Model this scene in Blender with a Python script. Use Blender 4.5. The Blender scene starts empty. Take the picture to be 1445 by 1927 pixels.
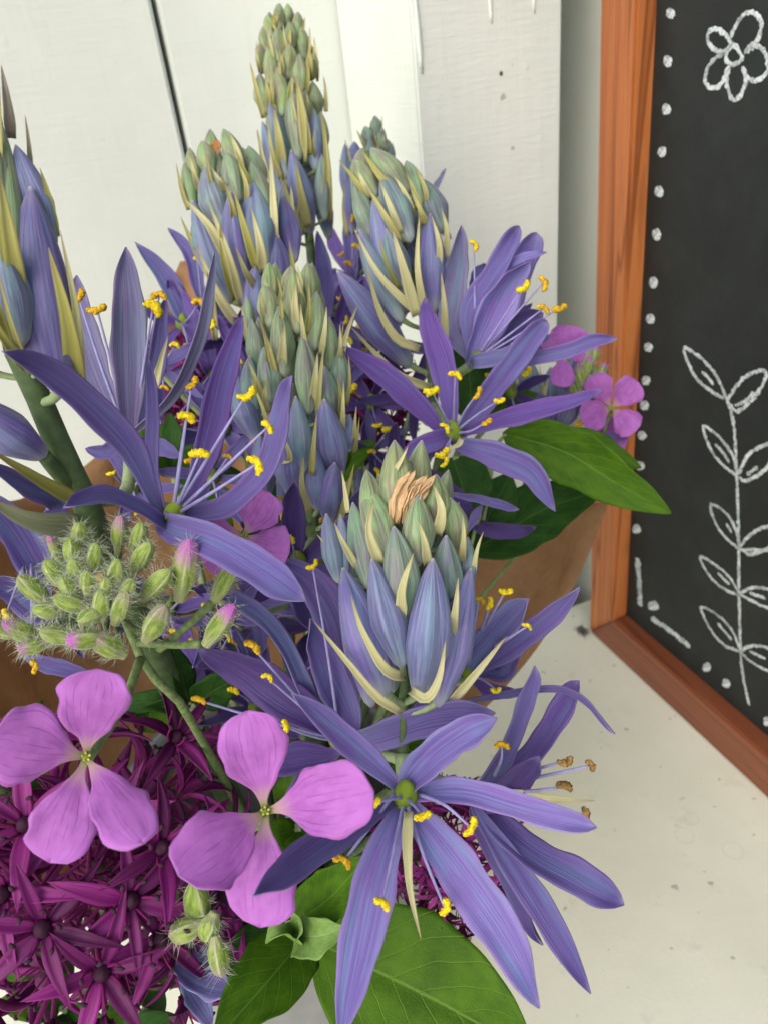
import bpy, math, random
import numpy as np
from mathutils import Vector, Matrix
random.seed(7)
R_ = math.radians
SC = bpy.context.scene
COL = SC.collection

# ------------------------------------------------------------------ camera, sky, sun, exposure
F = 1446.0; CX, CY = 722.5, 963.5                 # photograph: 1445 x 1927 px
H = 0.36                                          # camera height above the ledge, metres
ROT = np.array([[0.91294786, -0.29000885, 0.28709071],
                [-0.39458476, -0.44795318, 0.80227228],
                [-0.10406287, -0.84571438, -0.52339097]])
CAM = Vector((0, 0, H))
cam_data = bpy.data.cameras.new('camera')
cam = bpy.data.objects.new('camera', cam_data)
COL.objects.link(cam)
cam.matrix_world = Matrix([[ROT[0, 0], -ROT[0, 1], -ROT[0, 2], 0],
                           [ROT[1, 0], -ROT[1, 1], -ROT[1, 2], 0],
                           [ROT[2, 0], -ROT[2, 1], -ROT[2, 2], H],
                           [0, 0, 0, 1]])
cam_data.sensor_width = 36; cam_data.lens = 36 * F / 1927
cam_data.clip_start = 0.005; cam_data.clip_end = 50
cam_data.dof.use_dof = True
cam_data.dof.focus_distance = 0.155
cam_data.dof.aperture_fstop = 32.0
SC.camera = cam

world = bpy.data.worlds.new('World'); SC.world = world; world.use_nodes = True
wn = world.node_tree
sky = wn.nodes.new('ShaderNodeTexSky'); sky.sky_type = 'NISHITA'; sky.sun_disc = False
SUN = Vector((-0.74, -0.55, 0.72)).normalized()   # towards the sun
sky.sun_elevation = math.asin(SUN.z); sky.sun_rotation = math.atan2(SUN.x, SUN.y)
sky.dust_density = 3.0; sky.ozone_density = 1.0; sky.air_density = 1.0
wn.links.new(sky.outputs[0], wn.nodes['Background'].inputs[0])
wn.nodes['Background'].inputs[1].default_value = 0.15
sd = bpy.data.lights.new('sun', 'SUN'); sd.energy = 1.35; sd.angle = R_(80); sd.color = (1.0, 0.985, 0.95)
sun = bpy.data.objects.new('sun', sd); COL.objects.link(sun)
sun.rotation_euler = (-SUN).to_track_quat('-Z', 'Y').to_euler()
SC.view_settings.view_transform = 'Standard'; SC.view_settings.look = 'None'
SC.view_settings.gamma = 1; SC.view_settings.use_curve_mapping = False
SC.view_settings.exposure = 0.36

# ------------------------------------------------------------------ helpers
def ray(px, py):
    r = ROT @ np.array([(px - CX) / F, (py - CY) / F, 1.0])
    return Vector(r)
def at(px, py, d):
    return CAM + ray(px, py) * d
WPOS = {}
def put(o, parent=None, pos=None):
    """link; pos = world position of the origin (parents carry translation only)"""
    COL.objects.link(o)
    pos = Vector(pos) if pos is not None else Vector((0, 0, 0))
    WPOS[o.name] = pos
    if parent is not None:
        o.parent = parent
        o.location = pos - WPOS[parent.name]
    else:
        o.location = pos
    return o
def thing(name, label, cat, pos, group=None):
    o = bpy.data.objects.new(name, None); o.empty_display_size = 0.01
    put(o, None, pos)
    o['label'] = label; o['category'] = cat
    if group: o['group'] = group
    return o
def tag(o, label, cat, group=None):
    o['label'] = label; o['category'] = cat
    if group: o['group'] = group
    return o
def mesh(name, V, Fc, mats, uv=None, smooth=True, mi=None):
    me = bpy.data.meshes.new(name)
    me.from_pydata([tuple(v) for v in V], [], Fc)
    for m in (mats if isinstance(mats, (list, tuple)) else [mats]):
        me.materials.append(m)
    if uv is not None:
        l = me.uv_layers.new(name='UVMap')
        vi = np.empty(len(me.loops), dtype=np.int32); me.loops.foreach_get('vertex_index', vi)
        l.data.foreach_set('uv', np.asarray(uv, dtype=np.float32)[vi].ravel())
    if mi is not None: me.polygons.foreach_set('material_index', np.asarray(mi, dtype=np.int32))
    me.polygons.foreach_set('use_smooth', [bool(smooth)] * len(me.polygons))
    me.update()
    return me
def obj(name, V, Fc, mats, parent=None, pos=None, uv=None, smooth=True, mi=None, color=None):
    """V in world coordinates, origin moved to pos"""
    pos = Vector(pos) if pos is not None else Vector(V[0])
    me = mesh(name, [Vector(v) - pos for v in V], Fc, mats, uv, smooth, mi)
    o = bpy.data.objects.new(name, me)
    put(o, parent, pos)
    if color is not None: o.color = (*color[:3], 1)
    return o
def catmull(P, n):
    P = [Vector(p) for p in P]
    if len(P) == 2: return [P[0].lerp(P[1], i / (n - 1)) for i in range(n)]
    Q = [P[0] * 2 - P[1]] + P + [P[-1] * 2 - P[-2]]
    L = [0]
    for i in range(1, len(P)): L.append(L[-1] + max((P[i] - P[i - 1]).length, 1e-9))
    out = []
    for k in range(n):
        s = L[-1] * k / (n - 1)
        i = 0
        while i < len(P) - 2 and s > L[i + 1]: i += 1
        t = (s - L[i]) / (L[i + 1] - L[i])
        a, b, c, d = Q[i], Q[i + 1], Q[i + 2], Q[i + 3]
        out.append(0.5 * ((2 * b) + (c - a) * t + (2 * a - 5 * b + 4 * c - d) * t * t + (3 * b - a - 3 * c + d) * t ** 3))
    return out
def smooth01(a, b, x):
    t = min(1, max(0, (x - a) / (b - a))); return t * t * (3 - 2 * t)
def prof_tepal(v):
    s = 0.34 + 0.66 * smooth01(0, 0.5, v)
    if v > 0.5:
        t = (v - 0.5) / 0.5; s *= max(0.0, 1 - t ** 2.3) ** 0.8
    return max(s, 0.03)
def prof_strap(v):
    s = 0.5 + 0.5 * smooth01(0, 0.35, v)
    if v > 0.72:
        t = (v - 0.72) / 0.28; s *= max(0.0, 1 - t ** 2.6) ** 0.6
    return max(s, 0.05)
def prof_bract(v):
    s = (0.75 + 0.25 * smooth01(0, 0.25, v)) * max(0.0, 1 - max(0, v - 0.15) / 0.85) ** 0.75
    return max(s, 0.03)
def prof_leaf(v):
    return max(0.03, (math.sin(math.pi * min(1, v ** 0.8))) ** 0.75 * (1 - 0.12 * v))
def prof_rocket(v):
    # narrow claw, broad rounded blade with a shallow notch
    s = 0.11 + 0.89 * smooth01(0.04, 0.66, v)
    if v > 0.72:
        t = (v - 0.72) / 0.28; s *= max(0.0, 1 - t ** 2.4) ** 0.5
    return max(s, 0.02)
def blade_geo(pts, width, hint=None, prof=prof_tepal, cup=0.12, roll=0.0, nu=9, nv=20, thick=0.00035,
              ruffle=0.03, ridges=0.012, twist=0.0, wob=0.05, seed=None, notch=0.0, hood=0.0):
    """curved thin solid following pts (world); width in metres; faces towards hint (a direction)"""
    rnd = random.Random(seed if seed is not None else random.random())
    S = catmull(pts, nv)
    ph = [rnd.uniform(0, 6.28) for _ in range(6)]; hook = rnd.uniform(-1, 1.6); skew = rnd.uniform(-0.14, 0.14) * (1 if ridges > 0.01 else 0.3)
    top, nor, uv = [], [], []
    for i, p in enumerate(S):
        v = i / (nv - 1)
        T = (S[min(i + 1, nv - 1)] - S[max(i - 1, 0)]).normalized()
        h = (CAM - p).normalized() if hint is None else Vector(hint)
        W = T.cross(h)
        if W.length < 1e-4: W = T.orthogonal()
        W.normalize()
        a = R_(roll + twist * (v - 0.4))
        W = Matrix.Rotation(a, 3, T) @ W
        N = W.cross(T).normalized()
        s = prof(v) * (1 + wob * math.sin(v * 5 + ph[0]) * 0.5)
        for j in range(nu):
            u = j / (nu - 1); x = 2 * u - 1
            ed = abs(x) ** 3
            half = width / 2 * s * (1 + ruffle * ed * (math.sin(v * 17 + ph[1] + (3 if x > 0 else 0)) + 0.6 * math.sin(v * 31 + ph[2])))
            z = cup * width * s * (x * x) + ridges * width * s * math.cos(x * 7.5) \
                + ruffle * width * ed * s * 1.2 * math.sin(v * 11 + ph[3] + (2 if x > 0 else 0)) \
                - 0.02 * width * math.exp(-(x / 0.13) ** 2) * s + skew * width * s * x * math.sin(v * 4 + ph[4])
            if hood and v > 0.82: z += width * ((v - 0.82) / 0.18) * (0.45 * s * x * x * abs(hood) + 0.16 * hook * ((v - 0.82) / 0.18))
            q = p + W * (x * half) + N * z
            if notch and v > 0.8: q -= T * (notch * width * math.exp(-(x / 0.22) ** 2) * (v - 0.8) / 0.2)
            top.append(q); nor.append(N); uv.append((u, v))
    n = len(top)
    V = top + [q - m * thick for q, m in zip(top, nor)]
    Fc = []
    for i in range(nv - 1):
        for j in range(nu - 1):
            a = i * nu + j; b = a + 1; c = b + nu; d = a + nu
            Fc.append((a, b, c, d)); Fc.append((n + d, n + c, n + b, n + a))
    rim = [j for j in range(nu)] + [i * nu + nu - 1 for i in range(1, nv)] + [(nv - 1) * nu + j for j in range(nu - 2, -1, -1)] + [i * nu for i in range(nv - 2, 0, -1)]
    for k in range(len(rim)):
        a, b = rim[k], rim[(k + 1) % len(rim)]
        Fc.append((b, a, n + a, n + b))
    return V, Fc, uv + uv
def blade(name, mat, parent, pts, width, color=None, **kw):
    V, Fc, uv = blade_geo(pts, width, **kw)
    return obj(name, V, Fc, mat, parent, pts[0], uv, color=color)
def tube_geo(pts, radii, ns=8, n=None, base=0):
    n = n or max(2, 5 * (len(pts) - 1) + 1)
    S = catmull(pts, n); V, Fc, uv = [], [], []
    ref = None
    for i, p in enumerate(S):
        T = (S[min(i + 1, n - 1)] - S[max(i - 1, 0)]).normalized()
        if ref is None: ref = T.orthogonal().normalized()
        ref = (ref - T * ref.dot(T)).normalized(); B = T.cross(ref)
        t = i / (n - 1)
        if isinstance(radii, (list, tuple)):
            k = t * (len(radii) - 1); a = min(int(k), len(radii) - 2); r = radii[a] + (radii[a + 1] - radii[a]) * (k - a)
        else: r = radii
        for j in range(ns):
            an = 2 * math.pi * j / ns
            V.append(p + (ref * math.cos(an) + B * math.sin(an)) * r); uv.append((j / ns, t))
    for i in range(n - 1):
        for j in range(ns):
            a = base + i * ns + j; b = base + i * ns + (j + 1) % ns
            Fc.append((a, b, b + ns, a + ns))
    Fc.append(tuple(base + j for j in range(ns - 1, -1, -1))); Fc.append(tuple(base + (n - 1) * ns + j for j in range(ns)))
    return V, Fc, uv
def tube(name, mat, parent, pts, radii, ns=8, color=None):
    V, Fc, uv = tube_geo(pts, radii, ns)
    return obj(name, V, Fc, mat, parent, pts[0], uv, color=color)
def spin_mesh(name, mats, fr, ns=20, nz=16, fmod=None, bend=0.0):
    """unit body along +Z (0..1), radius fr(v)*fmod(phi, v)"""
    V, Fc, uv = [], [], []
    for i in range(nz):
        v = i / (nz - 1)
        for j in range(ns):
            a = 2 * math.pi * j / ns
            r = fr(v) * (fmod(a, v) if fmod else 1)
            V.append((r * math.cos(a) + bend * math.sin(math.pi * v), r * math.sin(a), v)); uv.append((j / ns, v))
    for i in range(nz - 1):
        for j in range(ns):
            a = i * ns + j; b = i * ns + (j + 1) % ns
            Fc.append((a, b, b + ns, a + ns))
    Fc.append(tuple(range(ns - 1, -1, -1))); Fc.append(tuple((nz - 1) * ns + j for j in range(ns)))
    return mesh(name, V, Fc, mats, uv)
def place(name, me, parent, base, tip, rad, color=None, spin=None, aspect=1.0):
    o = bpy.data.objects.new(name, me)
    put(o, parent, base)
    d = Vector(tip) - Vector(base)
    q = d.to_track_quat('Z', 'Y')
    if spin is None: spin = random.uniform(0, 6.28)
    o.rotation_mode = 'QUATERNION'
    o.rotation_quaternion = q @ Matrix.Rotation(spin, 3, 'Z').to_quaternion()
    o.scale = (rad, rad * aspect, d.length)
    if color is not None: o.color = (*color[:3], 1)
    return o
def box(name, mat, x0, x1, y0, y1, z0, z1, parent=None, bev=0.0015, pos=None):
    b = bev
    V = []
    # box with chamfered edges: 24 vertices
    c = [((x0 + x1) / 2, (x1 - x0) / 2), ((y0 + y1) / 2, (y1 - y0) / 2), ((z0 + z1) / 2, (z1 - z0) / 2)]
    import bmesh
    bm = bmesh.new()
    bmesh.ops.create_cube(bm, size=2)
    for v in bm.verts: v.co = Vector([c[k][0] + v.co[k] * c[k][1] for k in range(3)])
    bmesh.ops.bevel(bm, geom=list(bm.edges), offset=b, segments=2, affect='EDGES')
    p = Vector(pos) if pos is not None else Vector((c[0][0], c[1][0], z0))
    for v in bm.verts: v.co -= p
    me = bpy.data.meshes.new(name); bm.to_mesh(me); bm.free(); me.materials.append(mat)
    o = bpy.data.objects.new(name, me); put(o, parent, p)
    return o

# ------------------------------------------------------------------ materials
class NT:
    def __init__(s, name):
        s.m = bpy.data.materials.new(name); s.m.use_nodes = True
        s.t = s.m.node_tree; s.p = s.t.nodes['Principled BSDF']; s.out = s.t.nodes['Material Output']
    def n(s, kind, **kw):
        nd = s.t.nodes.new('ShaderNode' + kind)
        for k, v in kw.items(): setattr(nd, k, v)
        return nd
    def l(s, a, b): s.t.links.new(a, b)
    def set(s, sock, v):
        if hasattr(v, 'is_output') : s.l(v, sock)
        else: sock.default_value = v
    def math(s, op, a, b=None, c=None, clamp=False):
        nd = s.n('Math', operation=op, use_clamp=clamp)
        for i, v in enumerate((a, b, c)):
            if v is not None: s.set(nd.inputs[i], v)
        return nd.outputs[0]
    def mix(s, fac, a, b, mode='MIX'):
        nd = s.n('Mix', data_type='RGBA', blend_type=mode)
        s.set(nd.inputs[0], fac)
        for k, v in ((6, a), (7, b)):
            if isinstance(v, tuple) and len(v) == 3: v = (*v, 1)
            s.set(nd.inputs[k], v)
        return nd.outputs[2]
    def rng(s, v, a, b, c=0.0, d=1.0):
        nd = s.n('MapRange'); nd.interpolation_type = 'SMOOTHSTEP'
        s.set(nd.inputs[0], v)
        for i, k in enumerate((a, b, c, d)): nd.inputs[i + 1].default_value = k
        return nd.outputs[0]
    def noise(s, vec, scale, detail=3, rough=0.55, sc=None, dist=0.0):
        nd = s.n('TexNoise'); nd.inputs['Scale'].default_value = scale; nd.inputs['Detail'].default_value = detail
        nd.inputs['Roughness'].default_value = rough; nd.inputs['Distortion'].default_value = dist
        if sc is not None:
            mp = s.n('Mapping'); mp.inputs['Scale'].default_value = sc; s.l(vec, mp.inputs[0]); vec = mp.outputs[0]
        s.l(vec, nd.inputs['Vector']); return nd.outputs[0]
    def uvw(s):
        """UV with a per-object offset in z so that alike pieces differ; returns vec, u, v"""
        t = s.n('UVMap'); t.uv_map = 'UVMap'
        sp = s.n('SeparateXYZ'); s.l(t.outputs[0], sp.inputs[0])
        oi = s.n('ObjectInfo')
        cb = s.n('CombineXYZ'); s.l(sp.outputs[0], cb.inputs[0]); s.l(sp.outputs[1], cb.inputs[1])
        s.l(s.math('MULTIPLY', oi.outputs['Random'], 37.0), cb.inputs[2])
        s.oi = oi
        return cb.outputs[0], sp.outputs[0], sp.outputs[1]
    def bump(s, h, strength, dist=0.001):
        b = s.n('Bump'); b.inputs['Strength'].default_value = strength; b.inputs['Distance'].default_value = dist
        s.l(h, b.inputs['Height']); s.l(b.outputs[0], s.p.inputs['Normal']); return b.outputs[0]
    def finish(s, col, rough=0.5, spec=0.4, trans=0.0, tcol=None, nrm=None, sheen=0.0):
        s.set(s.p.inputs['Base Color'], (*col, 1) if isinstance(col, tuple) else col)
        s.set(s.p.inputs['Roughness'], rough); s.p.inputs['Specular IOR Level'].default_value = spec
        if sheen:
            s.p.inputs['Sheen Weight'].default_value = sheen; s.p.inputs['Sheen Roughness'].default_value = 0.4
        if trans:
            tb = s.n('BsdfTranslucent'); s.set(tb.inputs[0], tcol if tcol is not None else col)
            if nrm is not None: s.l(nrm, tb.inputs['Normal'])
            ms = s.n('MixShader'); ms.inputs[0].default_value = trans
            s.l(s.p.outputs[0], ms.inputs[1]); s.l(tb.outputs[0], ms.inputs[2]); s.l(ms.outputs[0], s.out.inputs[0])
        return s.m

def m_tepal():
    s = NT('camas_tepal'); vec, u, v = s.uvw(); base = s.oi.outputs['Color']
    fine = s.noise(vec, 1, 4, 0.6, (26, 1.3, 1)); wide = s.noise(vec, 1, 3, 0.5, (4.5, 2.2, 1))
    c = s.mix(s.rng(fine, 0.36, 0.66), s.mix(1.0, base, (0.76, 0.72, 0.86), 'MULTIPLY'), s.mix(1.0, base, (1.20, 1.22, 1.12), 'MULTIPLY'))
    c = s.mix(s.rng(wide, 0.42, 0.70, 0, 0.75), c, s.mix(1.0, base, (0.95, 1.65, 1.15), 'MULTIPLY'))
    c = s.mix(s.rng(s.noise(vec, 1, 3, 0.5, (2.2, 3.5, 2)), 0.5, 0.75, 0, 0.6), c, s.mix(1.0, base, (1.05, 0.72, 0.95), 'MULTIPLY'))
    tri = s.math('ABSOLUTE', s.math('SINE', s.math('MULTIPLY', s.math('SUBTRACT', u, 0.5), 24.0)))
    ax = s.math('ABSOLUTE', s.math('SUBTRACT', u, 0.5))
    c = s.mix(s.math('MULTIPLY', s.rng(ax, 0.02, 0.24, 0.8, 0.0), s.rng(tri, 0.0, 0.5, 1, 0)), c, s.mix(1.0, base, (0.62, 0.95, 0.9), 'MULTIPLY'))
    c = s.mix(s.rng(ax, 0.30, 0.5, 0, 0.45), c, s.mix(1.0, base, (1.75, 1.75, 1.3), 'MULTIPLY'))
    c = s.mix(s.rng(v, 0.0, 0.16, 0.6, 0), c, (0.20, 0.24, 0.42))
    c = s.mix(s.rng(v, 0.93, 1.0, 0, 0.45), c, (0.46, 0.38, 0.62))
    sp = s.noise(vec, 1, 2, 0.5, (22, 40, 3))
    c = s.mix(s.rng(sp, 0.74, 0.80, 0, 0.5), c, (0.45, 0.36, 0.40))
    n = s.bump(fine, 0.55, 0.0007)
    return s.finish(c, 0.45, 0.4, 0.33, s.mix(1.0, c, (1.1, 0.95, 1.15), 'MULTIPLY'), n, 0.15)
def m_bud():
    s = NT('camas_bud'); vec, u, v = s.uvw(); base = s.oi.outputs['Color']
    fine = s.noise(vec, 1, 4, 0.6, (34, 1.6, 1)); wide = s.noise(vec, 1, 3, 0.5, (8, 2.0, 1))
    c = s.mix(s.rng(fine, 0.34, 0.68), s.mix(1.0, base, (0.62, 0.64, 0.74), 'MULTIPLY'), s.mix(1.0, base, (1.35, 1.32, 1.18), 'MULTIPLY'))
    c = s.mix(s.rng(wide, 0.45, 0.66, 0, 0.7), c, s.mix(1.0, base, (1.05, 1.5, 1.12), 'MULTIPLY'))
    c = s.mix(s.rng(wide, 0.3, 0.46, 0.65, 0.0), c, s.mix(1.0, base, (0.95, 0.66, 1.08), 'MULTIPLY'))
    c = s.mix(s.rng(v, 0.02, 0.22, 0.5, 0), c, (0.45, 0.50, 0.42))
    c = s.mix(s.rng(v, 0.86, 0.97, 0, 0.45), c, (0.30, 0.27, 0.40))
    c = s.mix(s.rng(v, 0.97, 1.0, 0, 0.6), c, (0.62, 0.60, 0.55))
    n = s.bump(fine, 0.6, 0.0006)
    return s.finish(c, 0.42, 0.45, 0.08, None, n, 0.2)
def m_obj(name, var=0.25, rough=0.55, trans=0.2, sc=(12, 1.2, 1), spec=0.35):
    s = NT(name); vec, u, v = s.uvw(); base = s.oi.outputs['Color']
    fine = s.noise(vec, 1, 4, 0.6, sc)
    c = s.mix(s.rng(fine, 0.3, 0.7), s.mix(1.0, base, (1 - var,) * 3, 'MULTIPLY'), s.mix(1.0, base, (1 + var,) * 3, 'MULTIPLY'))
    n = s.bump(fine, 0.3, 0.0005)
    return s.finish(c, rough, spec, trans, None, n)
def m_bract():
    s = NT('pale_bract'); vec, u, v = s.uvw(); base = s.oi.outputs['Color']
    fine = s.noise(vec, 1, 3, 0.6, (14, 1.2, 1))
    c = s.mix(s.rng(fine, 0.3, 0.7), s.mix(1.0, base, (0.85, 0.88, 0.7), 'MULTIPLY'), s.mix(1.0, base, (1.1, 1.08, 1.1), 'MULTIPLY'))
    c = s.mix(s.rng(v, 0.7, 1.0, 0, 0.6), c, (0.34, 0.24, 0.13))
    n = s.bump(fine, 0.3, 0.0005)
    return s.finish(c, 0.5, 0.35, 0.25, None, n)
def m_rocket():
    s = NT('rocket_petal'); vec, u, v = s.uvw()
    # fine veins fan out from the claw and fork towards the rim
    ux = s.math('SUBTRACT', u, 0.5)
    wv = s.noise(vec, 1, 2, 0.5, (5, 4, 1))
    a = s.math('ADD', s.math('MULTIPLY', ux, 62.0), s.math('MULTIPLY', s.math('SUBTRACT', wv, 0.5), 4.5))
    vein = s.rng(s.math('SINE', a), 0.80, 1.0)
    gate = s.rng(s.noise(vec, 1, 2, 0.5, (16, 3, 2)), 0.42, 0.62)
    vein = s.math('MULTIPLY', vein, gate)
    mot = s.noise(vec, 1, 4, 0.6, (6, 6, 1)); grain = s.noise(vec, 1, 3, 0.7, (60, 60, 1))
    c = s.mix(s.rng(mot, 0.3, 0.7), (0.43, 0.130, 0.49), (0.53, 0.185, 0.60))
    c = s.mix(s.rng(v, 0.55, 1.0, 0, 0.4), c, (0.56, 0.20, 0.66))
    c = s.mix(s.math('MULTIPLY', vein, s.rng(v, 0.1, 1.0, 0.95, 0.4)), c, (0.22, 0.03, 0.28))
    c = s.mix(s.rng(v, 0.10, 0.34, 0.8, 0), c, (0.62, 0.42, 0.40))
    c = s.mix(s.rng(v, 0.02, 0.14, 0.9, 0), c, (0.45, 0.46, 0.16))
    hgt = s.math('SUBTRACT', s.math('MULTIPLY', grain, 0.35), vein)
    n = s.bump(hgt, 0.22, 0.0004)
    return s.finish(c, 0.55, 0.3, 0.25, c, n, 0.3)
def m_leaf(name, dark, light, vein_c, trans=0.25):
    s = NT(name); vec, u, v = s.uvw()
    ax = s.math('ABSOLUTE', s.math('SUBTRACT', u, 0.5))
    wob = s.math('MULTIPLY', s.math('SUBTRACT', s.noise(vec, 1, 2, 0.5, (3, 5, 1)), 0.5), 0.5)
    k = s.math('ADD', s.math('SUBTRACT', s.math('MULTIPLY', v, 7.0), s.math('MULTIPLY', ax, 5.0)), wob)
    lat = s.math('ABSOLUTE', s.math('SUBTRACT', s.math('FRACT', k), 0.5))
    lat = s.rng(lat, 0.0, 0.05, 1, 0)
    mid = s.rng(ax, 0.0, 0.022, 1, 0)
    vo = s.n('TexVoronoi'); vo.feature = 'DISTANCE_TO_EDGE'; vo.inputs['Scale'].default_value = 1
    mp = s.n('Mapping'); mp.inputs['Scale'].default_value = (44, 70, 1); s.l(vec, mp.inputs[0]); s.l(mp.outputs[0], vo.inputs[0])
    net = s.rng(vo.outputs[0], 0.0, 0.10, 1, 0)
    mot = s.noise(vec, 1, 4, 0.6, (5, 7, 1))
    c = s.mix(s.rng(mot, 0.3, 0.72), dark, light)
    c = s.mix(s.math('MULTIPLY', net, 0.14), c, vein_c)
    c = s.mix(s.math('MULTIPLY', lat, 0.5), c, vein_c)
    c = s.mix(s.math('MULTIPLY', mid, 0.75), c, vein_c)
    hgt = s.math('ADD', s.math('ADD', lat, mid), s.math('MULTIPLY', net, 0.25))
    n = s.bump(s.math('MULTIPLY', hgt, -1.0), 0.4, 0.0005)
    return s.finish(c, 0.55, 0.22, trans, s.mix(1.0, c, (1.2, 1.3, 0.5), 'MULTIPLY'), n)
def m_paint(name, c0, c1, bscale=1.0):
    s = NT(name); tc = s.n('TexCoord').outputs['Object']
    big = s.noise(tc, 9, 4, 0.6); streak = s.noise(tc, 1, 4, 0.6, (160, 160, 14)); weave = s.noise(tc, 1, 3, 0.6, (60, 60, 520)); fine = s.noise(tc, 900, 2, 0.6)
    spots = s.noise(tc, 45, 2, 0.4); lumps = s.noise(tc, 130, 2, 0.5)
    c = s.mix(s.rng(big, 0.3, 0.7), c0, c1)
    c = s.mix(s.rng(streak, 0.55, 0.8, 0, 0.25), c, tuple(0.86 * k for k in c0))
    c = s.mix(s.rng(s.noise(tc, 26, 5, 0.7), 0.66, 0.74, 0, 0.25), c, (0.42, 0.42, 0.36))
    c = s.mix(s.rng(s.noise(tc, 120, 2, 0.4), 0.77, 0.80, 0, 0.6), c, (0.25, 0.24, 0.2))
    h = s.math('ADD', s.math('ADD', s.math('MULTIPLY', streak, 0.8), s.math('MULTIPLY', weave, 0.7)), s.math('ADD', s.math('MULTIPLY', fine, 0.15), s.math('MULTIPLY', s.rng(lumps, 0.62, 0.9), 0.5)))
    s.bump(h, 0.5 * bscale, 0.0008)
    return s.finish(c, 0.5, 0.35)
def m_ledge():
    s = NT('ledge_paint'); tc = s.n('TexCoord').outputs['Object']
    big = s.noise(tc, 14, 5, 0.6); grime = s.noise(tc, 55, 6, 0.7); fine = s.noise(tc, 500, 2, 0.6); sp = s.noise(tc, 190, 2, 0.4)
    c = s.mix(s.rng(big, 0.3, 0.7), (0.68, 0.69, 0.555), (0.75, 0.76, 0.63))
    c = s.mix(s.rng(grime, 0.56, 0.74, 0, 0.28), c, (0.42, 0.40, 0.32))
    c = s.mix(s.rng(sp, 0.70, 0.75, 0, 0.55), c, (0.20, 0.18, 0.14))
    # cup-ring like water marks
    for (x, y, r) in ((0.2139, 0.1860, 0.0035), (0.2041, 0.1799, 0.0045), (0.2189, 0.1627, 0.0048)):
        vm = s.n('VectorMath', operation='DISTANCE'); s.l(tc, vm.inputs[0]); vm.inputs[1].default_value = (x, y, 0)
        d = s.math('ABSOLUTE', s.math('SUBTRACT', vm.outputs['Value'], r))
        c = s.mix(s.rng(d, 0.0, 0.0009, 0.16, 0), c, (0.42, 0.39, 0.31))
    h = s.math('ADD', s.math('MULTIPLY', grime, 0.6), s.math('MULTIPLY', fine, 0.3))
    s.bump(h, 0.25, 0.0008)
    return s.finish(c, 0.42, 0.4)
def m_wood(name, along, dark, light, line):
    s = NT(name); tc = s.n('TexCoord').outputs['Object']
    sc = {'Z': (34, 150, 3.2), 'Y': (34, 3.2, 150)}[along]
    w = s.noise(tc, 1, 4, 0.6, sc, 0.6); f = s.noise(tc, 1, 4, 0.7, tuple(k * 5 for k in sc))
    g = s.noise(tc, 1, 2, 0.4, tuple(k * 0.62 for k in sc), 0.4)
    ln = s.math('ABSOLUTE', s.math('SUBTRACT', s.math('FRACT', s.math('MULTIPLY', g, 10.0)), 0.5))
    c = s.mix(s.rng(w, 0.3, 0.7), dark, light)
    c = s.mix(s.rng(ln, 0.0, 0.16, 0.65, 0), c, line)
    c = s.mix(s.rng(f, 0.5, 0.72, 0, 0.4), c, line)
    s.bump(f, 0.25, 0.0005)
    return s.finish(c, 0.38, 0.45)
def m_board():
    s = NT('slate_black'); tc = s.n('TexCoord').outputs['Object']
    d = s.noise(tc, 30, 5, 0.7); f = s.noise(tc, 700, 2, 0.6)
    c = s.mix(s.rng(d, 0.35, 0.8), (0.012, 0.015, 0.015), (0.022, 0.027, 0.027))
    c = s.mix(s.rng(s.noise(tc, 150, 4, 0.7), 0.68, 0.8, 0, 0.3), c, (0.12, 0.13, 0.13))
    s.bump(f, 0.15, 0.0004)
    return s.finish(c, 0.55, 0.35)
def m_chalk():
    s = NT('chalk'); tc = s.n('TexCoord').outputs['Object']
    g = s.noise(tc, 900, 3, 0.7); b = s.noise(tc, 160, 3, 0.6)
    f = s.math('ADD', s.math('MULTIPLY', g, 0.6), s.math('MULTIPLY', b, 0.4))
    c = s.mix(s.rng(f, 0.38, 0.60), (0.22, 0.25, 0.255), (0.62, 0.69, 0.71))
    return s.finish(c, 0.9, 0.1)
def m_kraft():
    s = NT('kraft_paper'); tc = s.n('TexCoord').outputs['Object']
    a = s.noise(tc, 60, 5, 0.65); f = s.noise(tc, 1, 4, 0.7, (300, 300, 60)); cr = s.noise(tc, 28, 4, 0.6, None, 1.5)
    c = s.mix(s.rng(a, 0.3, 0.7), (0.34, 0.19, 0.085), (0.43, 0.255, 0.125))
    c = s.mix(s.rng(f, 0.5, 0.8, 0, 0.3), c, (0.28, 0.15, 0.07))
    n = s.bump(cr, 0.7, 0.004)
    return s.finish(c, 0.7, 0.2, 0.3, s.mix(1.0, c, (1.15, 0.95, 0.75), 'MULTIPLY'), n)
def m_zinc():
    s = NT('galvanised_zinc'); tc = s.n('TexCoord').outputs['Object']
    vo = s.n('TexVoronoi'); vo.inputs['Scale'].default_value = 90; s.l(tc, vo.inputs[0])
    c = s.mix(s.noise(tc, 40, 4, 0.6), (0.20, 0.205, 0.21), (0.32, 0.325, 0.33)); c = s.mix(0.3, c, s.mix(vo.outputs['Distance'], (0.2, 0.2, 0.2), (0.8, 0.8, 0.8)), 'SOFT_LIGHT')
    s.p.inputs['Metallic'].default_value = 0.35
    return s.finish(c, 0.5, 0.5)
def m_plain(name, c, rough=0.6, nscale=900, amt=0.3, trans=0.0, spec=0.3, bmp=0.4):
    s = NT(name); tc = s.n('TexCoord').outputs['Object']
    a = s.noise(tc, nscale, 3, 0.6)
    cc = s.mix(s.rng(a, 0.3, 0.7), tuple(k * (1 - amt) for k in c), tuple(min(1, k * (1 + amt)) for k in c))
    n = s.bump(a, bmp, 0.0006)
    return s.finish(cc, rough, spec, trans, None, n)
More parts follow.
